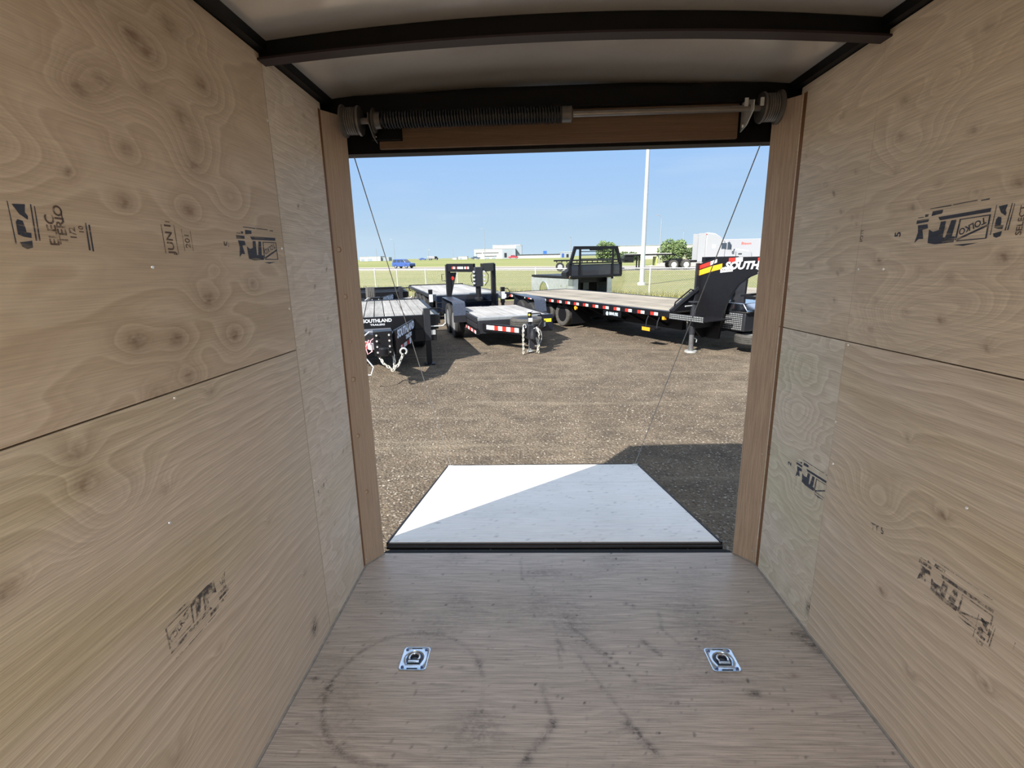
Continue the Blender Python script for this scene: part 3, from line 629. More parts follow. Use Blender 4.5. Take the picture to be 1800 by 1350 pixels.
poly_ground('ground_yard', EDGE, [(18, 78), (300, 60), (300, 230), (50, 170)], -.05, 'pale yard behind the semi truck')

# chain link fence
FP = mat('galvanised_fence_steel', (.62, .63, .62), .45, .5, .08, 10)
f0 = Vector((-9.30, 30.0, 0)); f1 = Vector((5.375, 22.0, 0)); fd = (f1-f0).normalized()
fence = thing('chain_link_fence', 'galvanised chain link fence between the lot and the grass', 'fence', f0)
s0, s1 = -25.0, 26.0; HF = 1.19
for s in (-25, -21.8, -18.6, -15.4, -12.2, -9.0, -6.4, -3.2, 0, 1.81, 3.98, 6.22, 8.6, 11.05, 13.9, 16.72, 19.6, 22.6, 26.0):
    p = fd*s; MB().cyl((p.x, p.y, -.05), (p.x, p.y, HF+.02), .032, n=10).lathe([(.034, HF+.015), (.034, HF+.03), (.012, HF+.05), (0, HF+.05)], (p.x, p.y, 0), 'z', 10).build('post', FP, fence)
MB().cyl(tuple(fd*s0+Vector((0, 0, HF))), tuple(fd*s1+Vector((0, 0, HF))), .022, n=8).build('top_rail', FP, fence)
b = MB(); pitch = .10; Hh = HF-.06; k = s0-Hh
nrm = Vector((fd.y, -fd.x, 0))*.0028
while k < s1:
    for sg in (1, -1):
        a0 = k if sg > 0 else k+Hh; a1 = k+Hh if sg > 0 else k
        z0_, z1_ = .04, .04+Hh
        if a0 < s0: z0_ += (s0-a0) if sg > 0 else 0; a0 = max(a0, s0)
        if a1 < s0: z1_ -= (s0-a1); a1 = s0
        if a0 > s1: z0_ += (a0-s1); a0 = s1
        if a1 > s1: z1_ -= (a1-s1); a1 = s1
        q0 = fd*a0+Vector((0, 0, z0_)); q1 = fd*a1+Vector((0, 0, z1_)); dd = (q1-q0)
        if dd.length < .05: continue
        e = dd.normalized().cross(nrm).normalized()*.0028
        vs = [q0-e, q0+nrm, q0+e, q1-e, q1+nrm, q1+e]; b.add([tuple(x) for x in vs], [(0, 1, 4, 3), (1, 2, 5, 4), (2, 0, 3, 5)])
    k += pitch
b.build('wire_mesh', mat('fence_wire', (.42, .44, .42), .5, .4, .08), fence, smooth=False)

# ------------------------------------------------------------------ wheels
def tire(parent, x, y, z, r=.38, w=.23, side=1, rim_m=None, ax='x', name='wheel', hole=False, tm=None):
    """tire with a dished rim; side = +1 puts the visible face on +ax"""
    rr = r*.58; h = w/2
    prof = [(rr, -h*.8), (r*.80, -h), (r*.93, -h*.96), (r*.985, -h*.80)]
    for i in range(4):
        c_ = -h*.7+h*1.4*(i+.5)/4; a_ = h*.13
        prof += [(r, c_-a_), (r, c_+a_)] + ([(r*.965, c_+a_*1.15), (r*.965, c_+a_*1.7)] if i < 3 else [])
    prof += [(r*.985, h*.80), (r*.93, h*.96), (r*.80, h), (rr, h*.8)]
    t = MB().lathe(prof, (x, y, z), ax, 30, closed=True).build(name, tm or RUB, parent)
    s = side
    if rim_m:
        P = [(rr*1.02, h*.85*s), (rr*.96, h*.80*s), (rr*.90, h*.30*s), (rr*.62, h*.05*s), (rr*.45, h*.32*s), (rr*.20, h*.40*s)]
        if not hole: P += [(rr*.18, h*.62*s), (0, h*.62*s)]
        MB().lathe(P, (x, y, z), ax, 24).build('rim', rim_m, t)
        b = MB()
        for k in range(6):
            a = math.pi*k/3; c, q = rr*.42*math.cos(a), rr*.42*math.sin(a)
            p0 = {'x': (x+h*.32*s, y+c, z+q), 'y': (x+c, y+h*.32*s, z+q), 'z': (x+c, y+q, z+h*.32*s)}[ax]
            p1 = {'x': (x+h*.50*s, y+c, z+q), 'y': (x+c, y+h*.50*s, z+q), 'z': (x+c, y+q, z+h*.50*s)}[ax]
            b.cyl(p0, p1, rr*.06, n=6)
        b.build('lug_nuts', CHR, t)['kind'] = 'stuff'
    return t
def chain(parent, pts, link=.045, r=.005, name='safety_chain', m=None):
    P = [Vector(p) for p in pts]; out = []; tot = 0; L_ = [0]
    for a, b in zip(P, P[1:]): tot += (b-a).length; L_.append(tot)
    n = max(2, int(tot/(link*.72))); b = MB()
    for i in range(n):
        s = tot*(i+.5)/n; j = max(k for k in range(len(L_)-1) if L_[k] <= s)
        q = P[j].lerp(P[j+1], (s-L_[j])/max(1e-6, L_[j+1]-L_[j])); d = (P[j+1]-P[j]).normalized()
        x = d.orthogonal().normalized()
        if i % 2: x = d.cross(x)
        ring = [tuple(q+d*math.cos(a)*link*.5+x*math.sin(a)*link*.28) for a in [2*math.pi*t/8 for t in range(8)]]
        b.tube(ring, r, 5, closed=True)
    return b.build(name, m or mat('galvanised_chain', (.62, .60, .52), .4, .5, .15), parent)
def arc(c, r, a0, a1, n, pl='yz'):
    out = []
    for i in range(n+1):
        a = R(a0+(a1-a0)*i/n); u, v = r*math.cos(a), r*math.sin(a)
        out.append({'yz': (c[0], c[1]+u, c[2]+v), 'xz': (c[0]+u, c[1], c[2]+v), 'xy': (c[0]+u, c[1]+v, c[2])}[pl])
    return out
def planks(root, x0, x1, y0, y1, z, n, m=PLANK_L, t=.04, gap=.008, name='deck_board'):
    wd = (x1-x0)/n
    for i in range(n):
        MB().box(x0+wd*i+gap/2, x0+wd*(i+1)-gap/2, y0, y1, z-t, z).build(name, m, root, bevel=.004)
def plank_mat(name, col, sc=1.):
    g = NG(name); tc = g.n('ShaderNodeTexCoord'); oi = g.n('ShaderNodeObjectInfo')
    mp = g.n('ShaderNodeMapping'); mp.inputs['Scale'].default_value = (14*sc, .6*sc, 4); g.set(mp.inputs[0], tc.outputs['Object'])
    n1 = g.noise(mp.outputs[0], 1.5, 5, .65); n2 = g.noise(tc.outputs['Object'], 1.7, 3)
    k = g.math('ADD', g.math('ADD', g.rng(n1, .3, .7, .74, 1.18), g.rng(n2, .35, .65, -.12, .12)), g.rng(oi.outputs['Random'], 0, 1, -.16, .14))
    sc_ = g.n('ShaderNodeVectorMath', operation='SCALE'); sc_.inputs[0].default_value = col; g.set(sc_.inputs['Scale'], k)
    g.set(g.b.inputs['Base Color'], sc_.outputs[0]); g.b.inputs['Roughness'].default_value = .85; g.b.inputs['Specular IOR Level'].default_value = .25
    g.bump(n1, .3, .006); return g.m
PK1 = plank_mat('weathered_grey_planks', (.25, .245, .235)); PK2 = plank_mat('tan_grey_planks', (.25, .225, .185)); PK3 = plank_mat('pale_grey_planks', (.29, .285, .28))

# ------------------------------------------------------------------ deckover trailers, tongue toward us
def deckover(label, loc, rz, length, axles, spare=None, sign=True, rimm=ALU, deck=True):
    t = thing('deckover_trailer', label, 'flatbed trailer', loc, rz, 'deckover flatbed trailers on the left')
    H, W = .85, 1.05
    if deck: planks(t, -W+.04, W-.04, .06, length-.1, H, 12, PK1, gap=.014)
    MB().box(-W, W, 0, .07, H-.24, H+.006).build('deck_end_channel', BLACK, t, bevel=.004); MB().box(-W, W, length-.12, length, H-.24, H+.015).build('deck_end_channel', BLACK, t, bevel=.004)
    for s in (-1, 1):
        MB().box(s*W-.035, s*W+.035, 0, length, H-.15, H-.005).build('side_rail', BLACK, t, bevel=.004)
        MB().box(s*.45-.05, s*.45+.05, .0, length, H-.50, H-.16).build('main_beam', BLACK, t)
        for i in range(axles):
            y = length*.56+.86*i
            tire(t, s*.84, y, .385, .385, .24, s, rimm)
    for i in range(axles):
        y = length*.56+.86*i; MB().cyl((-.8, y, .385), (.8, y, .385), .05, n=12).build('axle', BLACK, t)
    for i in range(8): MB().box(-W, W, .5+i*(length-.8)/8, .56+i*(length-.8)/8, H-.14, H-.045).build('cross_member', BLACK, t)
    # tongue
    cy, cz = -1.30, .62; cx = .11
    for s in (-1, 1):
        MB().beam((cx+s*.07, cy+.1, cz), (s*.62, .30, cz), .07, .22).build('tongue_beam', BLACK, t, bevel=.004)
    MB().box(cx-.13, cx+.13, cy-.10, cy+.13, cz-.16, cz+.19).build('coupler_plate', BLACK, t, bevel=.006)
    for z in (-.10, -.02, .06, .14):
        for x in (cx-.085, cx+.085): MB().cyl((x, cy-.108, cz+z), (x, cy-.125, cz+z), .015, n=6).build('coupler_bolt', SCR, t)
    MB().cyl((cx, cy-.14, cz-.10), (cx, cy-.03, cz-.10), .05, n=16).lathe([(.045, -.12), (.07, -.10), (.07, -.02), (.05, 0)], (cx, cy-.17, cz-.02), 'z', 16).build('coupler', BLACK, t)
    MB().box(-.40, .40, -.55, -.05, cz-.06, cz+.00).build('tongue_tray', CHAR, t)
    MB().box(-.42, .25, -.40, -.01, cz+.0, cz+.05).build('mesh_step', mat('steel_tread', (.16, .17, .2), .4, .4, .2, 50), t)
    # front jack with crank
    jx = .86
    MB().box(jx-.055, jx+.055, -.07, .04, .42, .97).build('jack_housing', CHAR, t, bevel=.005)
    MB().box(jx-.042, jx+.042, -.057, .027, .05, .45).build('jack_leg', BLACK, t)
    MB().box(jx-.09, jx+.09, -.10, .07, 0, .022).cyl((jx, -.015, .02), (jx, -.015, .07), .04).build('jack_foot', BLACK, t)
    MB().tube([(jx+.055, -.02, .66), (jx+.26, -.02, .66), (jx+.31, -.02, .70), (jx+.31, -.02, .86)], .011, 8).build('crank_handle', GALV, t)
    MB().box(jx+.055, jx+.13, -.05, .03, .52, .60).build('jack_gearbox', GALV, t)
    MB().tube([(.80, .03, H), (.82, .03, H+.09), (.86, .03, H+.105), (1.08, .03, H+.105), (1.12, .03, H+.09), (1.14, .03, H)], .015, 8).build('hand_rail', BLACK, t)
    MB().box(.2, 1.0, -.04, .08, .42, .62).build('side_step', BLACK, t)
    MB().box(.56, 1.02, .08, .60, .42, .60).build('battery_box', BLACK, t)
    # chains and wiring
    chain(t, [(cx-0.100, cy, .50), (cx-0.020, cy-.12, .36), (cx+0.100, cy-.20, .27), (cx+0.180, cy-.15, .33), (cx+0.260, cy-.05, .46)], .06, .008)
    chain(t, [(cx+0.120, cy, .50), (cx+0.130, cy-.10, .38), (cx+0.120, cy-.16, .28)], .06, .008)
    MB().tube([(cx+.27+.045*math.cos(a), cy-.04, .50+.045*math.sin(a)) for a in [R(-60+290*k/14) for k in range(15)]], .014, 8).build('chain_hook', GALV, t)
    MB().tube([(cx-0.050, cy+.1, .76), (cx-0.180, cy-.02, .80), (cx-0.300, cy-.1, .72), (cx-0.330, cy-.13, .60), (cx-0.250, cy-.16, .46), (cx-0.160, cy-.17, .33), (cx-0.200, cy-.17, .22), (cx-0.300, cy-.15, .22), (cx-0.340, cy-.14, .26)], .010, 7).build('breakaway_cable', LET, t)
    MB().tube([(cx-0.100, cy+.0, .72), (cx-0.170, cy-.06, .68), (cx-0.160, cy-.1, .54), (cx-0.220, cy-.1, .50), (cx-0.240, cy-.1, .60), (cx-0.190, cy-.1, .70)], .009, 7).build('wiring_harness', mat('pink_cable', (.7, .35, .38), .5, 0, .05), t)
    for i, mm in enumerate((LET, RED, LET)): MB().beam((cx-.14-.05*i, cy+.16+.09*i, cz-.06), (cx-.18-.05*i, cy+.25+.09*i, cz-.06), .09, .09).build('reflector', mm, t)
    if sign:
        letters('SOUTHLAND', .078, LET, t, basis((.045, -.002, H-.055), (1, 0, 0), (0, 0, 1)), bold=.003, sx=1.0, depth=.003)
        letters('TRAILERS', .042, LET, t, basis((.045, -.002, H-.120), (1, 0, 0), (0, 0, 1)), bold=.001, sx=1.35, depth=.003)
    # name board along the right tongue beam
    p0 = Vector((cx+.14, cy+.02, 0)); p1 = Vector((.62, .0, 0)); d = (p1-p0).normalized(); nn_ = Vector((d.y, -d.x, 0))
    q = MB().beam(tuple(p0+nn_*.02+Vector((0, 0, cz+.01))), tuple(p1+nn_*.02+Vector((0, 0, cz+.01))), .03, .34).build('name_board', BLACK, t)
    o_ = (p0+p1)/2+nn_*.038
    letters('SOUTHLAND', .165, LETB, q, basis(o_+Vector((0, 0, cz+.10)), d, (0, 0, 1)), bold=.006, depth=.003, shear=.2, sx=1.15)
    letters('TRAILERS', .085, LETB, q, basis(o_+d*.14+Vector((0, 0, cz-.02)), d, (0, 0, 1)), bold=.003, depth=.003, shear=.2, sx=1.15)
    for k, mm in ((-.36, LET), (-.28, RED), (-.16, LET), (-.06, LET), (.06, RED), (.22, LETB)):
        MB().beam(tuple(o_+d*(k-.04)+Vector((0, 0, cz-.115))), tuple(o_+d*(k+.04)+Vector((0, 0, cz-.115))), .004, .06 if k < .2 else .09).build('reflector', mm, q)
    if spare: tire(t, spare[0], spare[1], spare[2], .39, .25, -1, ALU, name='spare_wheel', tm=RUBG)
    return t
A_ = deckover('black deckover trailer nearest the doorway on the left, name lettered on its deck front', (-2.54, 7.95, 0), 17, 3.55, 0)
for y_ in (1.9, 2.7):
    for s in (-1, 1): tire(A_, s*.84, y_, .385, .385, .24, s, ALU)
    MB().cyl((-.8, y_, .385), (.8, y_, .385), .05, n=12).build('axle', BLACK, A_)
deckover('black low trailer with an upright spare wheel parked behind the nearest one', (-4.55, 14.1, 0), 18, 2.6, 1, spare=(0, -.72, .66), sign=False, deck=False)

# ------------------------------------------------------------------ tilt trailer with treadplate fenders
def tilt_trailer():
    t = thing('utility_trailer', 'low black tandem trailer with fenders and chains hanging from its coupler', 'flatbed trailer', (-.27, 9.98, 0), 18)
    H, W = .60, .78
    planks(t, -W+.06, W-.06, .10, 2.35, H, 10, PK3)
    MB().box(-W, W, 0, .10, H-.06, H+.004).build('deck_lip', mat('worn_steel_lip', (.30, .32, .33), .4, .4, .15), t, bevel=.006)
    MB().box(-W+.01, W-.42, -.02, .05, H-.32, H-.05).build('front_panel', CHAR, t, bevel=.006)
    for s in (-1, 1):
        r_ = MB().box(s*W-.025, s*W+.025, .02, 2.35, H-.10, H+.004).box(s*W-.025, s*W+.025, .02, 2.35, H-.22, H-.12).build('side_rail', CHAR, t, bevel=.004)
        MB().box(s*W-.03, s*W+.03, -.02, 2.35, H-.34, H-.24).build('main_beam', BLACK, t)
        for i in range(7):
            MB().box(s*(W+.031)-.002, s*(W+.031)+.002, .06+.17*i, .20+.17*i, H-.325, H-.265).build('reflector', RED if i % 2 else LET, t)
        # fender
        x0, x1 = (s*W+s*.03, s*W+s*.31); a, b = min(x0, x1), max(x0, x1)
        y0, y1 = 1.05, 2.85; zt = .84
        prof = [(y0, .50), (y0+.10, zt-.04), (y0+.16, zt), (y1-.16, zt), (y1-.10, zt-.04), (y1, .50)]
        pin = [(y, z-.012) for y, z in reversed(prof)]; pin[0] = (y1-.012, .50); pin[-1] = (y0+.012, .50)
        MB().prism(prof+pin, 'x', a, b).build('fender', mat('treadplate_steel', (.055, .065, .09), .35, .4, .35, 60), t)
        MB().box(a, b, y0+.0, y0+.02, .40, .55).build('fender_skirt', CHAR, t)
        for y in (1.52, 2.32): tire(t, s*(W+.15), y, .36, .36, .22, s, ALU)
        MB().box(s*(W-.2)-.03, s*(W-.2)+.03, 1.2, 2.7, .30, .36).build('leaf_spring', BLACK, t)
    for y in (1.52, 2.32): MB().cyl((-W, y, .36), (W, y, .36), .045, n=12).build('axle', BLACK, t)
    # tongue
    cy = -.98; cz = .42
    for s in (-1, 1):
        b_ = MB().beam((s*.05, cy+.05, cz), (s*.70, .05, cz), .06, .15).build('tongue_beam', BLACK, t, bevel=.004)
        p0 = Vector((s*.05, cy+.05, 0)); p1 = Vector((s*.70, .05, 0)); d = (p1-p0).normalized(); nn_ = Vector((d.y, -d.x, 0))*s
        for i, mm in enumerate((LET, RED, LET, RED, LET, RED, LET, LET)):
            q0 = p0+d*(.16+.105*i)+nn_*.032+Vector((0, 0, cz+.005)); q1 = q0+d*.105
            MB().beam(tuple(q0), tuple(q1), .003, .085).build('reflector', mm, b_)
    MB().box(-.06, .06, cy-.10, cy+.14, cz-.13, cz+.13).build('coupler_channel', CHAR, t, bevel=.005)
    MB().box(-.045, .045, cy-.12, cy-.10, cz-.30, cz-.02).build('coupler_face', CHAR, t)
    MB().lathe([(.02, -.16), (.055, -.13), (.055, -.05), (.035, 0), (.035, .05)], (0, cy-.17, cz+.02), 'z', 16).build('coupler', CHAR, t)
    j = MB().cyl((.02, cy+.06, cz-.05), (.02, cy+.06, .78), .035, n=16).build('jack_tube', BLACK, t)
    MB().cyl((.02, cy+.06, .05), (.02, cy+.06, cz), .027, n=14).cyl((.02, cy+.06, .03), (.02, cy+.06, .05), .06, n=16).build('jack_leg', GALV, t)
    MB().cyl((.02, cy+.06, .78), (.02, cy+.06, .80), .055, n=18).build('jack_cap', LET, t)
    MB().box(-.02, .06, cy+.018, cy+.024, .60, .67).build('jack_label', LET, t); MB().cyl((.0, cy+.02, .73), (.0, cy+.025, .73), .02).build('jack_label', YLB, t)
    MB().tube([(.05, cy+.06, .74), (.24, cy+.10, .74), (.30, cy+.14, .66), (.31, cy+.18, .60), (.20, cy+.12, .46), (.12, cy+.04, .36)], .012, 8).build('crank_handle', CHAR, t)
    MB().box(.46, .80, -.10, -.07, .28, .62).build('side_plate', NAVY, t, bevel=.008)
    MB().box(.60, .76, -.106, -.101, .46, .53).build('warning_label', YLB, t)
    chain(t, [(-.13, cy-.02, .50), (-.15, cy-.06, .42), (-.15, cy-.06, .02)], .055, .010); chain(t, [(.11, cy-.08, .50), (.14, cy-.12, .40), (.12, cy-.12, .18), (.13, cy-.12, .03)], .055, .010)
    chain(t, [(.10, cy-.08, .30), (.13, cy-.14, .15), (.10, cy-.12, .04)], .055, .010)
    MB().tube([(-.11+.03*math.cos(a), cy-.02, .52+.04*math.sin(a)) for a in [R(-40+280*k/10) for k in range(11)]], .010, 7).build('chain_hook', GALV, t)
    MB().tube([(.09+.11*math.cos(a), cy-.10, .33+.17*math.sin(a)) for a in [R(100+330*k/20) for k in range(21)]], .006, 7).build('breakaway_cable', mat('grey_cable', (.45, .45, .45), .5, 0, .05), t)
    return t
tilt_trailer()
sw = thing('spare_wheel', 'spare wheel lying flat on the tongue of the low tandem trailer', 'wheel', (-.02, 9.72, .50), 18)
tire(sw, 0, 0, 0, .34, .21, 1, BLACK, ax='z', name='tire', tm=RUBG)

# ------------------------------------------------------------------ square-necked gooseneck trailer
def gooseneck():
    t = thing('gooseneck_trailer', 'black gooseneck trailer with a square steel neck frame and pale deck', 'flatbed trailer', (-1.64, 13.3, 0), 20)
    H, W, Ln = .84, .98, 5.0
    planks(t, -W+.06, W-.06, .12, Ln-.1, H, 10, PK3)
    MB().box(-W, W, 0, .13, H-.16, H+.01).build('deck_lip', MATS['worn_steel_lip'], t, bevel=.01)
    MB().box(-W, W, Ln-.1, Ln, H-.1, H+.03).build('deck_end_channel', BLACK, t)
    for s in (-1, 1):
        MB().box(s*W-.03, s*W+.03, 0, Ln, H-.08, H).build('side_rail', CHAR, t)
        MB().box(s*.5-.05, s*.5+.05, 0, Ln, H-.42, H-.15).build('main_beam', BLACK, t)
        for y in (1.6, 2.4, 3.2): tire(t, s*(W-.09), y, .37, .37, .23, s, ALU)
    MB().box(-.86, .86, -.06, .10, .38, H-.02).build('front_storage_box', NAVY, t, bevel=.02)
    MB().box(-.86, .86, -.075, -.06, .62, .64).build('box_latch_bar', CHAR, t)
    for y in (1.6, 2.4, 3.2): MB().cyl((-W, y, .37), (W, y, .37), .05, n=12).build('axle', BLACK, t)
    for s in (-1, 1):
        u = MB().box(s*.60-.055, s*.60+.055, -.56, -.44, .33, 1.62).build('neck_upright', BLACK, t, bevel=.006)
        if s < 0: MB().prism([(s*.55, 1.42), (s*.55-s*.17, 1.42), (s*.55, .78)], 'y', -.53, -.47).build('gusset', CHAR, u)
        MB().beam((s*.60, -.50, 1.54), (s*.10, -1.28, 1.54), .09, .20).build('neck_beam', BLACK, t, bevel=.006)
        MB().box(s*.55-.04, s*.55+.04, -.5, .4, .33, .45).build('lower_arm', BLACK, t)
        jx = s*1.0
        MB().box(jx-.05, jx+.05, -.06, .04, .55, .98).build('jack_housing', BLACK, t); MB().box(jx-.035, jx+.035, -.045, .025, .05, .56).box(jx-.08, jx+.08, -.09, .07, 0, .02).build('jack_leg', BLACK, t)
        MB().box(jx-.05, jx+.05, -.066, -.061, .66, .86).build('jack_label', LET, t)
    MB().lathe([(0, -.536), (.045, -.536), (.045, -.531)], (-.495, 0, 1.28), 'y', 20).build('round_decal', RED, t)
    MB().tube([(1.05, -.02, .94), (1.14, -.02, .94), (1.20, -.02, .86), (1.20, -.02, .74), (1.14, -.02, .68)], .012, 8).build('crank_handle', BLACK, t)
    MB().tube([(-.70, -.50, 1.38), (-.76, -.50, 1.38), (-.76, -.50, 1.22), (-.66, -.50, 1.22)], .008, 7).build('tie_hook', CHAR, t)
    p0 = Vector((-.60, -.50, 1.54)); p1 = Vector((-.10, -1.28, 1.54)); d = (p1-p0).normalized(); nn_ = Vector((d.y, -d.x, 0))
    for a_, b_, mm in ((.20, .25, RED), (.25, .31, LET), (.31, .35, RED), (.40, .60, LET), (.64, .70, LET), (.70, .74, RED), (.74, .80, LET)):
        MB().beam(tuple(p0+d*a_*1.0+nn_*.047), tuple(p0+d*b_*1.0+nn_*.047), .004, .055).build('reflector', mm, t)
    MB().box(-.13, .07, -1.46, -1.25, 1.10, 1.56).build('coupler_box', CHAR, t, bevel=.01)
    for z in (1.18, 1.27, 1.36, 1.45):
        for x in (-.155, .095): MB().cyl((x, -1.43, z), (x, -1.48, z), .026, n=6).build('coupler_bolt', SCR, t)
    MB().cyl((-.03, -1.36, .82), (-.03, -1.36, 1.12), .065, n=18).build('coupler_tube', BLACK, t)
    MB().lathe([(.05, .0), (.10, .02), (.10, .05), (.06, .09)], (-.03, -1.36, .76), 'z', 18).build('ball_coupler', BLACK, t)
    MB().tube([(.14, -1.40, 1.48), (.22, -1.42, 1.36), (.20, -1.42, 1.22), (.13, -1.40, 1.12)], .008, 7).tube([(-.14, -1.40, 1.48), (-.22, -1.42, 1.36), (-.20, -1.42, 1.22), (-.13, -1.40, 1.12)], .008, 7).build('air_lines', BLACK, t)['kind'] = 'stuff'
    return t
gooseneck()

# ------------------------------------------------------------------ long flatbed gooseneck with marker tape
def long_trailer():
    t = thing('gooseneck_trailer', 'long black flatbed gooseneck with red and white marker tape along its deck edge', 'flatbed trailer', (3.7, 9.88, 0), 30)
    H, W, Ln = .72, 1.15, 6.75
    planks(t, -W+.06, W-.06, .05, Ln, H, 14, PK2, gap=.016)
    for s in (-1, 1):
        r_ = MB().box(s*W-.05, s*W+.05, .0, Ln, H-.11, H+.004).build('side_rail', BLACK, t, bevel=.004)
        MB().box(s*.55-.06, s*.55+.06, .2, Ln-.2, H-.42, H-.12).build('main_beam', BLACK, t)
        n = 17
        for i in range(n):
            y = .28+i*(Ln-.45)/n
            MB().box(s*(W+.052)-.002, s*(W+.052)+.002, y, y+.10, H-.095, H-.035).build('marker_tape', WHT, r_)
            MB().box(s*(W+.052)-.002, s*(W+.052)+.002, y+.10, y+.20, H-.095, H-.035).build('marker_tape', RED, r_)
        for i in range(9): MB().beam((s*W-.02*s, .6+.65*i, H-.12), (s*.60, .6+.65*i, H-.36), .03, .05).build('outrigger', BLACK, t)
        MB().box(s*(W+.03)-.03, s*(W+.03)+.03, .10, .16, H-.16, H-.10).build('marker_lamp', ORG, t)
        for y in (3.85, 4.60, 5.35):
            tire(t, s*.93, y, .31, .31, .22, s, BLACK, hole=True, tm=RUBG); tire(t, s*.66, y, .31, .31, .22, s, None, tm=RUBG)
        MB().box(s*.80-.28, s*.80+.28, 3.32, 3.34, .12, .55).build('mud_flap', BLACK, t)
    MB().lathe([(0, .0), (.05, 0), (.05, .04), (0, .045)], (-W-.03, 3.05, H-.17), 'x', 12).build('marker_lamp', ORG, t)
    for y in (3.85, 4.60, 5.35): MB().cyl((-.9, y, .31), (.9, y, .31), .05, n=12).build('axle', BLACK, t)
    MB().box(-W, W, Ln, Ln+.10, H-.22, H+.01).build('rear_bumper', BLACK, t)
    MB().box(-W-.055, -W-.05, Ln-.12, Ln-.0, H-.15, H-.04).build('rear_plate', LET, t)
    MB().box(-W-.052, -W-.040, 1.35, 1.95, H-.24, H-.12).build('name_strip', BLACK, t)
    letters('@ BIMUSE', .09, mat('grey_blue_lettering', (.5, .6, .65), .5, 0, .05), t, basis((-W-.054, 1.65, H-.185), (0, -1, 0), (0, 0, 1)), bold=.002, depth=.002)
    # near and far side plates of the riser and neck
    PL = [(-.03, .22), (-.03, 1.584), (-.425, 1.70), (-3.0, 1.73), (-3.0, 1.45), (-1.291, 1.439), (-1.116, 1.368), (-.93, 1.236), (-.778, 1.029), (-.70, .85), (-.66, .70), (-.62, .40), (-.60, .22)]
    PL = [(-a, b) for a, b in PL]
    for s in (-1, 1):
        pp = [(-a, b) for a, b in (PL if s < 0 else [(.03,.22),(.03,1.584),(.425,1.70),(3.0,1.73),(3.0,1.45),(.42,1.44),(.34,1.3),(.30,.22)])]
        b = MB().prism(pp, 'x', s*.50-.03, s*.50+.03); q = b.build('neck_side_plate', BLACK if s < 0 else CHAR, t, bevel=.006)
        if s < 0:
            X = -.533
            def tape(p, m, nm='reflector'): return MB().prism(p, 'x', X-.001, X+.0015).build(nm, m, q)
            tape([(-.06, 1.490), (-.06, 1.560), (-.30, 1.630), (-.30, 1.560)], RED); tape([(-.30, 1.560), (-.30, 1.630), (-.44, 1.672), (-.44, 1.612)], WHT)
            tape([(-.06, 1.370), (-.06, 1.470), (-.32, 1.545), (-.56, 1.595), (-.56, 1.500), (-.32, 1.445)], YEL, 'orange_band')
            tape([(-.69, 1.610), (-.69, 1.690), (-.83, 1.696), (-.83, 1.616)], RED); tape([(-.83, 1.616), (-.83, 1.696), (-.97, 1.700), (-.97, 1.630)], WHT)
            tape([(-1.26, 1.62), (-1.26, 1.69), (-1.42, 1.70), (-1.42, 1.62)], RED)
            tape([(-.53, 1.43), (-.53, 1.52), (-.79, 1.55), (-.79, 1.46)], WHT, 'white_label')
            letters('KARLIN', .055, BLACK, q, basis((X-.003, -.66, 1.488), (0, -1, .07), (0, .07, 1)), depth=.001)
            letters('SOUTHLAND', .175, LET, q, basis((X-.003, -1.22, 1.565), (0, -1, .03), (0, .03, 1)), bold=.008, shear=.25, depth=.002, sx=1.15)
            letters('TRAILERS', .10, LET, q, basis((X-.003, -1.50, 1.475), (0, -1, .03), (0, .03, 1)), bold=.004, shear=.25, depth=.002, sx=1.15)
            MB().box(-.60, -.53, -.06, -.02, .22, 1.60).build('plate_edge_bar', CHAR, q)
    for z in (1.66, 1.0, .30): MB().box(-.47, .47, -.12, -.04, z-.05, z+.05).build('neck_cross_member', BLACK, t)
    MB().box(-.47, .47, -1.9, -1.0, 1.60, 1.66).build('neck_top_plate', BLACK, t)
    MB().box(-.47, -.40, -1.42, -1.34, .30, 1.6).box(.10, .50, -1.62, -1.30, .10, 1.45).build('neck_post', BLACK, t)
    MB().box(-.47, .47, -1.44, -1.34, 1.14, 1.20).build('neck_cross_member', CHAR, t)
    MB().box(-.47, .47, -.95, -.90, 1.02, 1.06).build('neck_cross_member', CHAR, t)
    # diagonal brace from deck corner to neck with grab handle
    MB().beam((-W+.02, .03, H+.01), (-.53, -.06, 1.14), .05, .06).build('corner_brace', CHAR, t)
    MB().prism([(-1.10, H), (-.53, H), (-.53, 1.10)], 'y', -.02, .01).build('corner_plate', BLACK, t)
    MB().tube([(-W+.10, .03, H+.05), (-W+.10, .0, H+.17), (-.72, -.05, 1.12), (-.66, -.06, 1.10)], .014, 8).build('grab_handle', BLACK, t)
    # side step and landing leg
    g_ = MB().box(-W-.02, -.53, -.86, .02, H-.11, H-.095)
    st_ = MB().box(-W-.03, -W-.02, -.80, .02, H-.13, H-.02).build('step_frame', CHAR, t)
    bb_ = MB()
    for i in range(22):
        for j in range(3): bb_.box(-W-.034, -W-.030, -.78+i*.036, -.762+i*.036, H-.118+j*.034, H-.100+j*.034)
    bb_.build('step_tread', GALV, st_)['kind'] = 'stuff'
    g_.build('step_plate', BLACK, t)
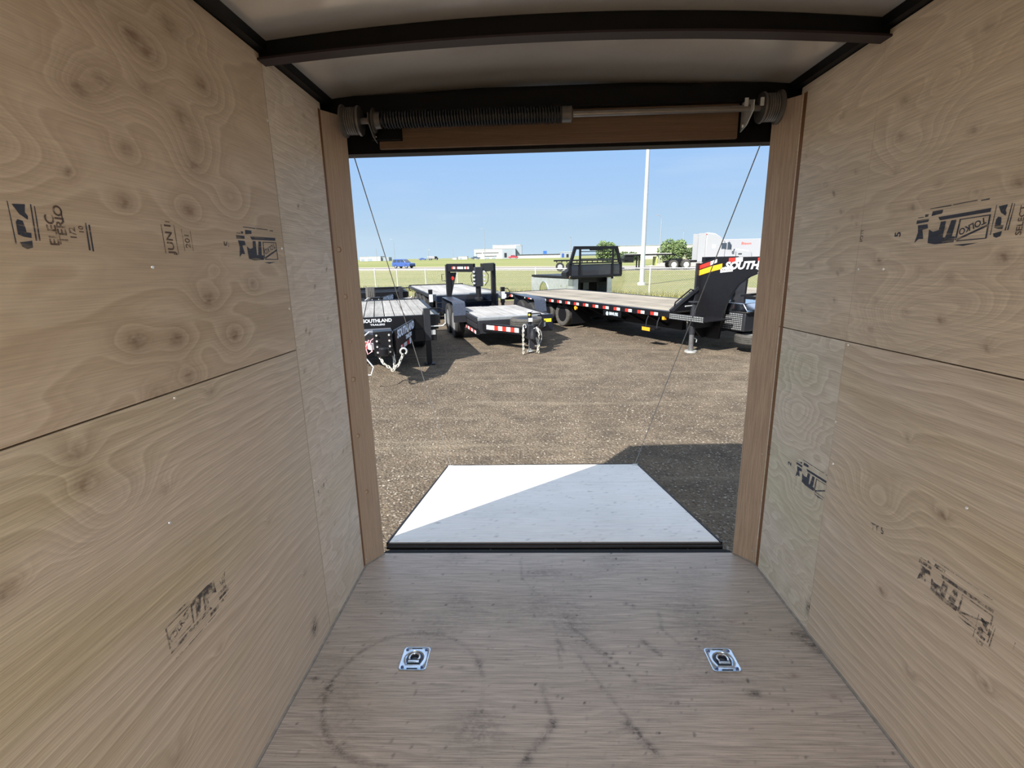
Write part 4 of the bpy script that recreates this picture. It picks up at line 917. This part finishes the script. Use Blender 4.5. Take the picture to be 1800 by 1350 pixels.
    for s in (-1, 1):
        lx, ly = s*.78, -.43
        if s < 0: lx, ly = -1.02, -.42
        MB().cyl((lx, ly, .34), (lx, ly, .92), .055, n=18).build('leg_housing', CHAR, t)
        MB().cyl((lx, ly, .03), (lx, ly, .36), .045, n=18).build('landing_leg', mat('worn_leg_steel', (.12, .12, .12), .45, .4, .2), t)
        MB().cyl((lx, ly, 0), (lx, ly, .03), .11, n=20).build('leg_foot', GALV, t)
        MB().cyl((lx, ly, .92), (lx, ly, .935), .10, n=20).build('leg_cap', CHAR, t)
        MB().cyl((lx-.05, ly, .86), (lx-.22, ly, .86), .012, n=8).tube([(lx, ly+.02, .25), (lx+.10, ly, .25), (lx+.14, ly, .22), (lx+.13, ly, .17)], .010, 7).build('locking_pin', GALV, t)
    MB().box(-1.05, -.53, -.50, -.34, .45, .62).build('leg_mount', BLACK, t)
    MB().prism([(-1.05, .60), (-.53, .60), (-.53, .22), (-.62, .22)], 'y', -.30, -.27).build('lower_gusset', BLACK, t)
    # folding step with orange reflector
    for y in (.26, .56): MB().tube([(-W-.02, y, H-.12), (-W-.07, y, H-.22), (-W-.08, y, H-.34)], .010, 6).build('step_hanger', CHAR, t)
    MB().box(-W-.16, -W-.0, .24, .58, H-.37, H-.34).build('folding_step', BLACK, t); MB().box(-W-.165, -W-.16, .36, .58, H-.40, H-.33).build('step_reflector', ORG, t)
    return t
long_trailer()
tb = thing('toolbox', 'bright aluminium lidded toolbox under the neck of the long gooseneck', 'toolbox', (3.7, 9.88, 0), 30)
MB().box(-.40, .36, -1.04, -.34, .40, .74).build('body', CHAR, tb, bevel=.01)
bb_ = MB()
for i in range(17):
    for j in range(9):
        bb_.box(-.405, -.400, -.40-.036*i, -.382-.036*i, .425+.034*j, .440+.034*j)
bb_.build('perforated_front', GALV, tb)['kind'] = 'stuff'
MB().prism([(-1.08, .74), (-1.08, .775), (-.99, .90), (-.37, .90), (-.31, .775), (-.31, .74)], 'x', -.42, .38).build('lid', CHR, tb, bevel=.01)
MB().box(-.415, -.405, -.72, -.64, .68, .74).build('latch', CHR, tb)
sd = thing('spare_wheel', 'spare wheel slung flat under the bright aluminium toolbox', 'wheel', (3.7, 9.88, 0), 30)
tire(sd, -.1, -1.0, .25, .30, .18, 1, GALV, ax='z', name='tire', tm=RUBG)
# trailer whose tail shows behind the long gooseneck
ft = thing('deckover_trailer', 'black trailer seen behind the neck of the long gooseneck', 'flatbed trailer', (7.45, 8.58, 0), 30)
MB().box(-1.1, 1.1, 0, 5.0, .66, .86).build('deck_frame', BLACK, ft, bevel=.01); planks(ft, -1.05, 1.05, .02, 4.95, .875, 10, PK2, .02)
MB().box(-1.104, -1.1, 4.5, 4.78, .76, .83).build('reflector', WHT, ft); MB().box(-1.106, -1.1, 4.84, 4.98, .68, .84).build('tail_lamp', RED, ft)
MB().box(-.9, .9, -.5, -.02, .98, 1.10).build('ramp_stack', BLACK, ft)
for s in (-1, 1):
    for y in (2.2, 3.0): tire(ft, s*.95, y, .38, .38, .23, s, ALU)
    MB().box(s*.8-.05, s*.8+.05, -.4, -.3, .0, .98).build('stake_post', BLACK, ft); MB().box(s*.8-.05, s*.8+.05, -.4, .05, .66, .78).build('deck_arm', BLACK, ft)

# ------------------------------------------------------------------ truck bed with headache rack
def truck_bed():
    t = thing('truck_bed', 'black flatbed truck body with aluminium skirts and louvred headache rack', 'truck bed', (2.86, 21.83, 0), 30)
    W, H, Ln = 1.05, .92, 3.5
    MB().box(-W, W, 0, Ln, H-.10, H).build('deck', BLACK, t, bevel=.008)
    MB().box(-.95, .95, .3, Ln, H-.30, H-.1).build('subframe', BLACK, t)
    MB().box(-.25, .05, .35, .8, .30, .62).build('bed_tank', mat('olive_tank', (.05, .055, .05), .4, 0, .1), t)
    MB().box(-.50, -.46, .3, 2.5, .10, .8).box(.46, .50, .3, 2.5, .10, .8).build('frame_leg', BLACK, t)
    for s in (-1, 1):
        # skirt with a wheel arch
        n = 14; yc, rr = 2.35, .38
        pts = [(.0, H-.12), (Ln-.02, H-.12), (Ln-.02, .12), (yc+rr, .12)] + [(yc+rr*math.cos(math.pi*k/n), .12+rr*1.35*math.sin(math.pi*k/n)) for k in range(1, n)] + [(yc-rr, .12), (.0, .12)]
        q = MB().prism([(a, b) for a, b in pts], 'x', s*W-.02, s*W+.02).build('side_skirt', ALU, t)
        MB().tube([(s*(W+.02), yc+rr*math.cos(math.pi*k/n), .12+rr*1.35*math.sin(math.pi*k/n)) for k in range(n+1)], .03, 8).build('arch_trim', CHR, q)
        for y in (.45, .9): MB().box(s*(W+.022)-.002, s*(W+.022)+.002, y-.03, y+.03, .45, .52).build('door_latch', CHR, q)
        a, b = sorted((s*W, s*(W-.26)))
        MB().box(a, b, -.01, .02, .12, H-.12).build('skirt_front', ALU, t)
    MB().box(-1.12, 1.12, -.30, .02, H-.06, H+.04).build('front_sill', BLACK, t, bevel=.008)
    HR = 1.22
    # headache rack
    P = [(-1.20, H), (1.14, H), (1.13, H+.30), (.92, 2.08), (.86, 2.16), (-.86, 2.16), (-.94, 2.08), (-1.20, 1.42)]
    MB().box(-1.10, 1.10, -.22, -.16, H+.02, 1.42).build('lower_panel', mat('glossy_black_panel', (.015, .017, .025), .2, 0, .1, coat=.6), t, bevel=.006)
    for s in (-1, 1):
        MB().beam((s*1.13, -.19, H), (s*1.11, -.19, 1.45), .10, .09, (0, 1, 0)).beam((s*1.11, -.19, 1.40), (s*.90, -.19, 2.12), .10, .09, (0, 1, 0)).build('rack_upright', BLACK, t)
        MB().box(s*.72-.03, s*.72+.03, -.27, -.21, H-.15, 2.05).build('rack_post', BLACK, t)
    MB().box(-.95, .95, -.24, -.14, 2.03, 2.16).build('rack_top', BLACK, t, bevel=.01)
    MB().prism([(-.28, 2.03), (.28, 2.03), (.24, 1.98), (-.24, 1.98)], 'y', -.235, -.15).build('lamp_hood', BLACK, t)
    for z in (1.94, 1.80, 1.64): MB().box(-.72, .72, -.225, -.205, z-.016, z+.016).build('louvre', BLACK, t)
    MB().box(-1.12, 1.12, -.26, -.20, 1.44, 1.50).build('rack_rail', BLACK, t)
    MB().box(-1.15, 1.12, -.26, -.22, H+.00, H+.03).build('rack_foot_rail', GALV, t)
    MB().prism([(-1.15, H+.02), (-1.55, H+.02), (-1.55, H+.18), (-1.15, H+.42)], 'y', -.20, .15).build('side_wing', BLACK, t)
    MB().lathe([(0, 0), (.045, 0), (.045, .03)], (-1.36, -.22, H-.02), 'y', 14).build('marker_lamp', ORG, t)
    for o_ in t.children:
        if o_.name.split('.')[0] in ('lower_panel','rack_upright','rack_post','rack_top','lamp_hood','louvre','rack_rail','rack_foot_rail','amber_decal','front_sill'):
            o_.data.transform(Matrix.Diagonal((HR, 1, 1, 1)))
    return t
truck_bed()
for i, (x, rz) in enumerate(((2.75, 16),)):
    bl = thing('timber_block', 'long pale timber under the front of the truck bed', 'timber', (2.90, 21.76, 0), 30)
    wooden(MB().box(-.95, .85, -.05, .08, 0, .11).build('timber', mat('fresh_timber', (.45, .38, .24), .8, 0, .12), bl), lambda p: (p.x, p.z))

# ================================================================== road traffic, semi, far buildings
def car(name, label, cat, loc, rz, prof, cabin, width, paint, wr=.34, wheels=(.75, 3.4), sc=1., group=None, trim=None):
    """prof: lower body side outline, cabin: upper outline (bottom two points on the belt line); x forward"""
    t = thing(name, label, cat, loc, rz, group); t.scale = (sc, sc, sc)
    w2 = width/2
    b = MB(); n = len(prof)
    b.prism(prof, 'y', -w2, w2); b.build('body', paint, t, bevel=.06)
    n = len(cabin); zc = min(p[1] for p in cabin); zt = max(p[1] for p in cabin); b = MB(); vs = []
    for s in (-1, 1):
        for x, z in cabin: k = (z-zc)/(zt-zc); vs.append((x, s*(w2-.03-.16*k), z))
    b.add(vs, [tuple(range(n)), tuple(range(2*n-1, n-1, -1))] + [(i, n+i, n+(i+1) % n, (i+1) % n) for i in range(n)]); b.build('cabin', paint, t, bevel=.04)
    # side glass, one pane per door, and windscreens
    x0 = min(p[0] for p in cabin); x1 = max(p[0] for p in cabin); tops = sorted(p[0] for p in cabin if p[1] > zt-.08)
    xa, xb = tops[0], tops[-1]; zi0, zi1 = zc+.06, zt-.12
    def inset(x_low, x_up, z): return x_low+(x_up-x_low)*(z-zc)/(zt-zc)
    k0, k1 = (zi0-zc)/(zt-zc), (zi1-zc)/(zt-zc)
    for s in (-1, 1):
        L0, L1 = inset(x0, xa, zi0)+.08, inset(x1, xb, zi0)-.12; U0, U1 = inset(x0, xa, zi1)+.08, inset(x1, xb, zi1)-.08
        m_ = 3 if L1-L0 > 2.2 else 2
        for i in range(m_):
            f0, f1 = i/m_+.02, (i+1)/m_-.02
            ya, yb = s*(w2-.022-.16*k0), s*(w2-.022-.16*k1)
            q = [(L0+(L1-L0)*f0, ya, zi0), (L0+(L1-L0)*f1, ya, zi0), (U0+(U1-U0)*f1, yb, zi1), (U0+(U1-U0)*f0, yb, zi1)]
            MB().add(q + [(a, c-s*.02, d) for a, c, d in q], [(0,1,2,3),(7,6,5,4),(0,4,5,1),(1,5,6,2),(2,6,7,3),(3,7,4,0)]).build('window', GLASS, t)
    for xl, xu, dx in ((x1, xb, .01), (x0, xa, -.01)):
        a0, a1 = inset(xl, xu, zi0)+dx, inset(xl, xu, zi1)+dx; ya, yb = w2-.16, w2-.28
        q = [(a0, -ya, zi0), (a0, ya, zi0), (a1, yb, zi1), (a1, -yb, zi1)]
        MB().add(q+[(a-dx*2, c, d) for a, c, d in q], [(0,1,2,3),(7,6,5,4),(0,4,5,1),(1,5,6,2),(2,6,7,3),(3,7,4,0)]).build('windscreen', GLASS, t)
    for x in wheels:
        for s in (-1, 1): tire(t, x, s*(w2-.10), wr, wr, .22, s, ALU, ax='y')
    fx = max(p[0] for p in prof); rx = min(p[0] for p in prof)
    for s in (-1, 1):
        MB().box(fx-.05, fx+.02, s*(w2-.22)-.14, s*(w2-.22)+.14, .62, .76).build('headlamp', GLASS, t)
        MB().box(rx-.02, rx+.05, s*(w2-.14)-.08, s*(w2-.14)+.08, .72, .98).build('tail_lamp', RED, t)
    MB().box(fx-.04, fx+.05, -w2+.08, w2-.08, .30, .50).build('bumper', trim or BLACK, t)
    return t
BLUE = mat('blue_vehicle_paint', (.04, .09, .30), .3, .1, .04, coat=.8)
REDP = mat('red_vehicle_paint', (.55, .03, .03), .3, 0, .04, coat=.6)
SUVP = [(0, .38), (0, 1.0), (.05, 1.08), (3.25, 1.08), (4.25, .95), (4.35, .80), (4.35, .38), (3.85, .34), (3.85, .34), (.3, .34)]
SUVC = [(.05, 1.06), (3.35, 1.06), (2.60, 1.70), (2.3, 1.76), (.35, 1.76), (.18, 1.68)]
car('car', 'blue sport utility car driving right along the near road', 'car', (-26.6, 99.5, 0), -24, SUVP, SUVC, 1.82, BLUE, .36, (.85, 3.45), 1.0)
SEDP = [(0, .38), (0, .85), (.1, .92), (4.2, .90), (4.4, .7), (4.4, .36), (.1, .34)]
SEDC = [(.5, .9), (3.3, .9), (2.5, 1.38), (1.3, 1.40)]
car('car', 'small blue car on the distant highway, left of the white truck', 'car', (-65.3, 300, .785), 0, SEDP, SEDC, 1.8, BLUE, .33, (.9, 3.5))
car('car', 'dark car on the distant highway in front of the white factory', 'car', (-33.5, 299, .785), 0, SEDP, SEDC, 1.8, mat('dark_vehicle_paint', (.05, .07, .10), .3, 0, .05, coat=.6), .33, (.9, 3.5), 1.2)
PKP = [(0, .45), (0, 1.02), (2.0, 1.02), (5.0, 1.0), (5.1, .85), (5.1, .42), (.1, .40)]
PKC = [(1.1, 1.0), (4.0, 1.0), (3.2, 1.72), (1.3, 1.74)]
car('pickup_truck', 'red pickup truck on the distant highway right of the factory', 'truck', (-11.2, 296, .785), 0, PKP, PKC, 1.95, REDP, .38, (.95, 4.1), 1.15)
wt = thing('box_truck', 'white flatbed truck with dark load bed on the distant highway', 'truck', (-59.9, 300, .785), 0)
MB().box(0, 4.3, -1.2, 1.2, .9, 2.3).build('cargo_box', PAINTW, wt, bevel=.05); MB().prism([(4.4, .5), (6.1, .5), (6.1, 1.2), (5.7, 1.3), (5.4, 2.1), (4.4, 2.1)], 'y', -1.1, 1.1).build('cab', BLACK, wt, bevel=.05)
MB().box(-.1, 6, -1.0, 1.0, .45, .7).build('frame', BLACK, wt)
for x in (.8, 1.9, 5.3):
    for s in (-1, 1): tire(wt, x, s*1.0, .45, .45, .3, s, ALU, ax='y')

# white semi tractor
sm = thing('semi_truck', 'white sleeper cab semi truck parked beyond the fence', 'semi truck', (17.0, 60, .02), -3); 
WP = PAINTW
def shell(pts, w, nm, m_, par, bev=.08, taper=None): return MB().prism(pts, 'y', -w/2, w/2).build(nm, m_, par, bevel=bev)
MB().box(-.8, 7.6, -.5, .5, .75, 1.0).build('frame', BLACK, sm)
shell([(3.55, .75), (5.85, .75), (5.85, 2.55), (5.70, 3.05), (5.25, 3.55), (4.6, 3.95), (3.9, 4.05), (3.55, 4.05)], 2.4, 'sleeper_cab', WP, sm, .14)
shell([(5.8, .75), (7.05, .75), (7.05, 1.95), (6.75, 2.15), (6.20, 3.0), (5.8, 3.1)], 2.3, 'cab', WP, sm, .06)
shell([(6.9, .85), (8.9, .75), (9.0, 1.1), (8.9, 1.75), (8.6, 2.0), (6.9, 2.25)], 2.0, 'hood', WP, sm, .14)
shell([(8.7, .40), (9.15, .40), (9.15, .85), (8.7, .85)], 2.3, 'bumper', WP, sm, .06)
MB().box(2.75, 3.55, -1.18, -1.12, .80, 4.0).build('side_extender', WP, sm); MB().box(2.75, 3.55, 1.12, 1.18, .80, 4.0).build('side_extender', WP, sm)
MB().box(3.5, 6.9, -1.22, -.9, .42, .95).build('side_skirt', WP, sm, bevel=.04)
MB().box(3.3, 3.55, -1.0, 1.0, .9, 3.9).build('cab_back', WP, sm)
for s in (-1, 1):
    MB().prism([(6.03, 2.12), (6.68, 2.12), (6.28, 2.92), (6.03, 2.95)], 'y', s*1.155-.01, s*1.155+.01).build('side_window', GLASS, sm)
    MB().box(5.35, 5.9, s*1.205-.01, s*1.205+.01, 2.2, 2.85).build('sleeper_window', GLASS, sm)
    MB().box(6.4, 6.6, s*1.45-.06, s*1.45+.06, 1.95, 2.75).build('mirror', WP, sm); MB().beam((6.5, s*1.15, 2.6), (6.5, s*1.45, 2.6), .04, .04).build('mirror_arm', BLACK, sm)
    MB().cyl((4.4, s*.95, .70), (5.7, s*.95, .70), .33, n=20).build('fuel_tank', ALU, sm)
    for x in (.15, 1.55):
        tire(sm, x, s*1.0, .53, .53, .5, s, GALV, ax='y', tm=RUBG)
        MB().tube([(x+.60*math.cos(a), s*1.0, .53+.60*math.sin(a)) for a in [R(20+140*k/10) for k in range(11)]], .03, 8).build('mud_guard', BLACK, sm)
    tire(sm, 8.05, s*1.0, .53, .53, .3, s, ALU, ax='y')
MB().prism([(6.20, 3.02), (6.78, 2.18), (6.80, 2.20), (6.24, 3.04)], 'y', -.98, .98).build('windscreen', GLASS, sm)
MB().box(7.35, 7.75, -1.02, -.99, 1.55, 1.68).build('hood_vent', CHAR, sm); MB().cyl((3.62, -1.2, 3.85), (3.62, -1.215, 3.85), .06, n=12).build('marker_lamp', RED, sm)
MB().box(.4, 1.3, -.45, .45, 1.0, 1.18).build('fifth_wheel', BLACK, sm); MB().box(4.3, 4.7, -1.212, -1.2, 2.3, 2.7).build('sleeper_vent', mat('pale_grey_panel', (.5, .5, .52), .4, 0, .05), sm)
# flatbed trailers behind the tractor
fb = thing('flatbed_semi_trailer', 'long dark flatbed semi trailer parked behind the white tractor', 'semi trailer', (3.2, 61, .02), -3)
MB().box(0, 8.7, -1.2, 1.2, 1.12, 1.30).build('lower_deck', BLACK, fb); MB().box(8.4, 14.2, -1.2, 1.2, 1.62, 1.80).build('upper_deck', BLACK, fb)
MB().box(8.5, 13.7, -1.2, 1.2, 1.80, 1.86).build('tarp_cover', mat('pale_tarp', (.55, .55, .5), .7, 0, .1), fb); MB().box(8.3, 9.4, -1.1, 1.1, .85, 1.65).build('gooseneck', BLACK, fb)
for i in range(14): MB().box(.3+i*.6, .42+i*.6, -1.24, -1.2, .98, 1.20).build('stake_pocket', BLACK, fb)
for x in (.75, 2.0):
    for s in (-1, 1): tire(fb, x, s*1.0, .50, .50, .5, s, PAINTW, ax='y')
for s in (-1, 1): MB().box(10.0, 10.14, s*.9-.07, s*.9+.07, .0, 1.62).box(9.9, 10.24, s*.9-.15, s*.9+.15, 0, .04).build('landing_leg', BLACK, fb)
MB().box(12.0, 12.1, -1.0, 1.0, .45, 1.5).build('mud_flap_panel', mat('yellow_green_flap', (.35, .40, .10), .6, 0, .1), fb)
# white van trailer at far right
vt = thing('box_trailer', 'white box trailer with small red lettering at the right of the yard', 'semi trailer', (28.6, 76, -.05), -2)
MB().box(0, 13.5, -1.25, 1.25, 1.15, 3.75).build('box_body', PAINTW, vt, bevel=.04); MB().box(0, 13.5, -1.1, 1.1, .95, 1.15).build('frame', CHAR, vt)
letters('Bison', .5, mat('red_lettering', (.7, .08, .05), .5, 0, .05), vt, basis((3.4, -1.256, 3.1), (1, 0, 0), (0, 0, 1)), bold=.01, sx=1.3)
for x in (1.2, 2.5):
    for s in (-1, 1): tire(vt, x, s*1.0, .5, .5, .4, s, ALU, ax='y')
for s in (-1, 1): MB().box(10.5, 10.65, s*.9-.07, s*.9+.07, 0, .95).build('landing_leg', BLACK, vt)
car('car', 'dark car at the right of the yard below the white box trailer', 'car', (25.4, 55, -.04), 8, SEDP, SEDC, 1.8, MATS['dark_vehicle_paint'], .33, (.9, 3.5), 1.0)
# poles and lamps
POLE = mat('white_painted_pole', (.45, .47, .49), .4, .2, .04, 3)
pp = thing('light_pole', 'tall white light pole rising from the grass behind the fence', 'light pole', (6.98, 30.5, 0))
MB().cyl((0, 0, 0), (0, 0, 10.5), .145, .085, 20).build('pole', POLE, pp); MB().cyl((0, 0, -.1), (0, 0, .12), .26, n=20).build('base_flange', FP, pp)
MB().tube([(0, 0, 10.4), (.3, 0, 10.8), (1.2, 0, 10.95)], .05, 10).build('arm', POLE, pp); MB().box(1.0, 1.6, -.13, .13, 10.88, 11.0).build('lamp_head', POLE, pp)
GP = mat('grey_street_pole', (.30, .32, .34), .5, .4, .05, 3)
def street(label, loc, h, reach, r=.10, dbl=False):
    t = thing('street_lamp', label, 'street lamp', loc, 0, 'street lamps along the far roads')
    MB().cyl((0, 0, 0), (0, 0, h-.6 if reach else h), r, r*.6, 10).build('pole', GP, t)
    for s in ((-1, 1) if dbl else (1,)):
        if reach:
            MB().tube([(0, 0, h-.65), (s*reach*.12, 0, h-.25), (s*reach*.45, 0, h-.02), (s*reach, 0, h)], r*.5, 8).build('arm', GP, t)
            MB().box(min(s*reach, s*(reach+.02)) - (.35 if s < 0 else 0), max(s*reach, s*(reach+.02)) + (.35 if s > 0 else 0), -.12, .12, h-.08, h+.04).build('lamp_head', GP, t)
    if not reach: MB().box(-.4, .4, -.15, .15, h-.1, h).build('lamp_head', GP, t)
    return t
street('curved grey street lamp just right of the white light pole', (24.3, 93, 0), 8.6, -1.1)
street('grey street lamp standing between bush and semi truck', (45.8, 150, 0), 8.4, 0, .14)
street('grey street lamp left of the headache rack top', (12.85, 150, 0), 7.1, 0, .13)
street('curved street lamp in front of the white factory', (-22.0, 260, 0), 16.0, -2.2, .16)
street('double-armed highway lamp above the white flatbed truck', (-56.5, 285, 0), 6.6, 1.0, .16, True)
street('faint curved highway lamp left of the blue sport utility car', (-88.0, 330, 0), 14.5, -2.5, .16)
street('faint short highway lamp near the white building at far left', (-100.0, 330, 0), 9.0, 0, .16)
street('faint street lamp between the white truck and the factory', (-49.0, 330, 0), 7.5, 0, .14)
bb = thing('billboard', 'blue billboard on two posts beside the distant highway', 'billboard', (12.3, 350, -.1), 0)
MB().box(-1.25, 1.25, -.1, .1, 3.1, 5.5).build('board', mat('blue_board', (.03, .12, .50), .5, 0, .05), bb)
for s in (-1, 1): MB().cyl((s*.8, 0, 0), (s*.8, 0, 3.2), .1, n=8).build('post', GP, bb)

# buildings
CREAM = mat('white_cladding', (.42, .43, .43), .6, 0, .05, .2); GREYC = mat('grey_cladding', (.24, .28, .32), .6, 0, .05, .2); TANC = mat('cream_cladding', (.55, .50, .41), .7, 0, .06, .2)
def building(label, loc, rz, blocks, wins=(), group=None):
    t = thing('building', label, 'building', loc, rz, group)
    for (x0, x1, y0, y1, z1, m_) in blocks:
        w_ = MB().box(x0, x1, y0, y1, 0, z1).build('wall', m_, t); MB().box(x0-.15, x1+.15, y0-.15, y1+.15, z1, z1+.25).build('roof', GREYC if m_ is not GREYC else CREAM, t)
    for (x0, x1, y, z0, z1, nm, m_) in wins: MB().box(x0, x1, y-.08, y, z0, z1).build(nm, m_, t)
    return t
D = CHAR
building('large white factory with a taller rear hall on the horizon', (-42.4, 400, -.1), 0,
         [(0, 22.5, 0, 25, 8.3, CREAM), (14.5, 37, 6, 40, 11.3, CREAM), (22.5, 33, .0, 20, 8.2, GREYC), (33, 38, 4, 30, 10.6, GREYC)],
         [(1.2, 6.0, 0, 4.9, 5.4, 'window', D), (7, 19.5, 0, 5.0, 5.5, 'window', D), (1.2, 2.4, 0, .2, 4.8, 'door', GREYC), (8, 18, 0, 2.5, 3.0, 'window', D), (9, 12, 0, .2, 2.0, 'door', GREYC), (14, 17, 0, .2, 2.0, 'door', GREYC),
          (24, 26, 0, 1.5, 5.0, 'window', D), (16, 20, 6, 8.8, 9.0, 'trim_band', mat('pale_red_band', (.6, .35, .3), .6, 0, .05)), (2.5, 18, 0, 7.2, 7.35, 'trim_band', GREYC)])
building('long low grey warehouse right of the factory', (-6.5, 330, -.1), 0, [(0, 33, 0, 15, 3.1, mat('pale_grey_cladding', (.42, .43, .44), .7, 0, .05, .2)), (28, 36, -1, 10, 4.2, GREYC)],
         [(0, 28, -.1, 2.7, 3.2, 'roof_band', D), (29, 30.5, -1, .3, 3.4, 'door', BLUE), (32, 33.5, -1, .3, 3.0, 'window', D)])
building('low white building at the far left of the horizon', (-152, 450, -.1), 0, [(0, 19, 0, 14, 4.4, CREAM), (19, 26, 2, 12, 3.4, GREYC)], [(1, 4, 0, .4, 2.6, 'door', GREYC), (7, 11, 0, .4, 2.6, 'door', GREYC)])
building('tiny white sheds left of the factory', (-58, 420, -.1), 0, [(0, 7.5, 0, 6, 3.0, CREAM), (-5, -1.5, 0, 5, 2.2, CREAM)], [(1, 3, 0, .3, 2, 'door', GREYC)])
building('cream warehouse behind the bushes', (36.7, 200, -.1), 0, [(0, 34, 0, 25, 5.2, TANC), (34, 60, 4, 30, 5.6, CREAM)],
         [(4+6*i, 6.5+6*i, 0, .3, 3.2, 'door', CREAM) for i in range(5)])

# bushes
LEAF = mat('bush_leaves', (.14, .20, .075), .8, 0, .35, 3); LEAFD = mat('dark_bush_leaves', (.085, .125, .05), .8, 0, .35, 3); BARK = mat('bark', (.10, .075, .05), .9, 0, .2)
def bush(label, loc, rx, ry, h, n, m_, seed, group=None, trunk=0):
    t = thing('bush' if not trunk else 'tree', label, 'bush' if not trunk else 'tree', loc, 0, group); rnd = random.Random(seed); b = MB()
    lobes = [(rnd.uniform(-.6, .6)*rx, rnd.uniform(-.5, .5)*ry, rnd.uniform(.35, .68)*h, rnd.uniform(.42, .60)) for _ in range(9)]
    for i in range(n):
        lx, ly, lz, k = rnd.choice(lobes); a = rnd.uniform(0, 6.283); e = math.acos(rnd.uniform(-1, 1)); q = rnd.uniform(.75, 1.0)
        c = Vector((lx+rx*k*q*math.sin(e)*math.cos(a), ly+ry*k*q*math.sin(e)*math.sin(a), lz+h*.42*q*math.cos(e)))
        if c.z < .05: c.z = rnd.uniform(.05, .5)
        u = Vector((rnd.gauss(0, 1), rnd.gauss(0, 1), rnd.gauss(0, 1))).normalized(); v = u.orthogonal().normalized(); s = rnd.uniform(.16, .36)
        b.add([tuple(c-u*s), tuple(c+v*s*.5), tuple(c+u*s), tuple(c-v*s*.5)], [(0, 1, 2, 3)])
    b.build('foliage', m_, t, smooth=False)
    sb = MB()
    for i in range(6):
        a = i*1.05; sb.tube([(0, 0, 0), (.2*math.cos(a)*rx, .2*math.sin(a)*ry, h*.35), (.45*math.cos(a)*rx, .45*math.sin(a)*ry, h*.7)], .06, 6)
    sb.build('stems', BARK, t)['kind'] = 'stuff'
    return t
bush('round green bush rising behind the headache rack', (20.6, 132, 0), 3.4, 2.5, 5.0, 4600, LEAF, 3)
bush('low dark bushes right of the headache rack', (25.6, 128, 0), 2.6, 1.8, 2.4, 2000, LEAFD, 4)
bush('large green bush between the light pole and the semi truck', (36.2, 126, 0), 3.7, 2.4, 4.9, 5200, LEAF, 5)
bush('dark green bush beside the back of the semi truck', (41.4, 124, 0), 2.6, 2.0, 3.3, 2600, LEAFD, 6)
bush('far low scrub in front of the cream warehouse', (30.5, 150, 0), 4.5, 2.0, 2.0, 2200, LEAFD, 8)

# rough grass blades along the fence
g_ = MB(); rnd = random.Random(11)
for i in range(9000):
    s = rnd.uniform(-8, 24); off = rnd.gauss(0, .9); p = f0+fd*s+Vector((fd.y, -fd.x, 0))*-off
    if off < -.8: continue
    h = rnd.uniform(.06, .24)*(1.3 if abs(off) < .15 else .8); a = rnd.uniform(0, 3.14); dx, dy = math.cos(a)*.02, math.sin(a)*.02
    g_.add([(p.x-dx, p.y-dy, -.04), (p.x+dx, p.y+dy, -.04), (p.x+rnd.gauss(0, .05), p.y+rnd.gauss(0, .05), h)], [(0, 1, 2)])
gg = g_.build('rough_grass', mat('straw_grass', (.24, .23, .09), .9, 0, .3, 4), None, smooth=False); tag(gg, 'rough straw coloured grass growing along the foot of the fence', 'grass', kind='stuff')
# loose stones on the lot near the ramp
g_ = MB()
for i in range(5200):
    y = 2.6+9*rnd.random()**1.6; x = rnd.uniform(-.75, .95)*y*.72
    r = rnd.uniform(.004, .013); k = [rnd.uniform(.6, 1.3) for _ in range(6)]
    if -.76 < x < .98 and y < 4.05: continue
    g_.add([(x+r*k[0], y, r*.3), (x, y+r*k[1], r*.3), (x-r*k[2], y, r*.3), (x, y-r*k[3], r*.3), (x, y, r*.9*k[4])], [(0,1,4),(1,2,4),(2,3,4),(3,0,4)])
gs = g_.build('loose_stones', mat('pale_stones', (.24, .21, .17), .9, 0, .5, 7), None, smooth=False); tag(gs, 'small pale stones scattered over the gravel lot', 'gravel', kind='stuff')
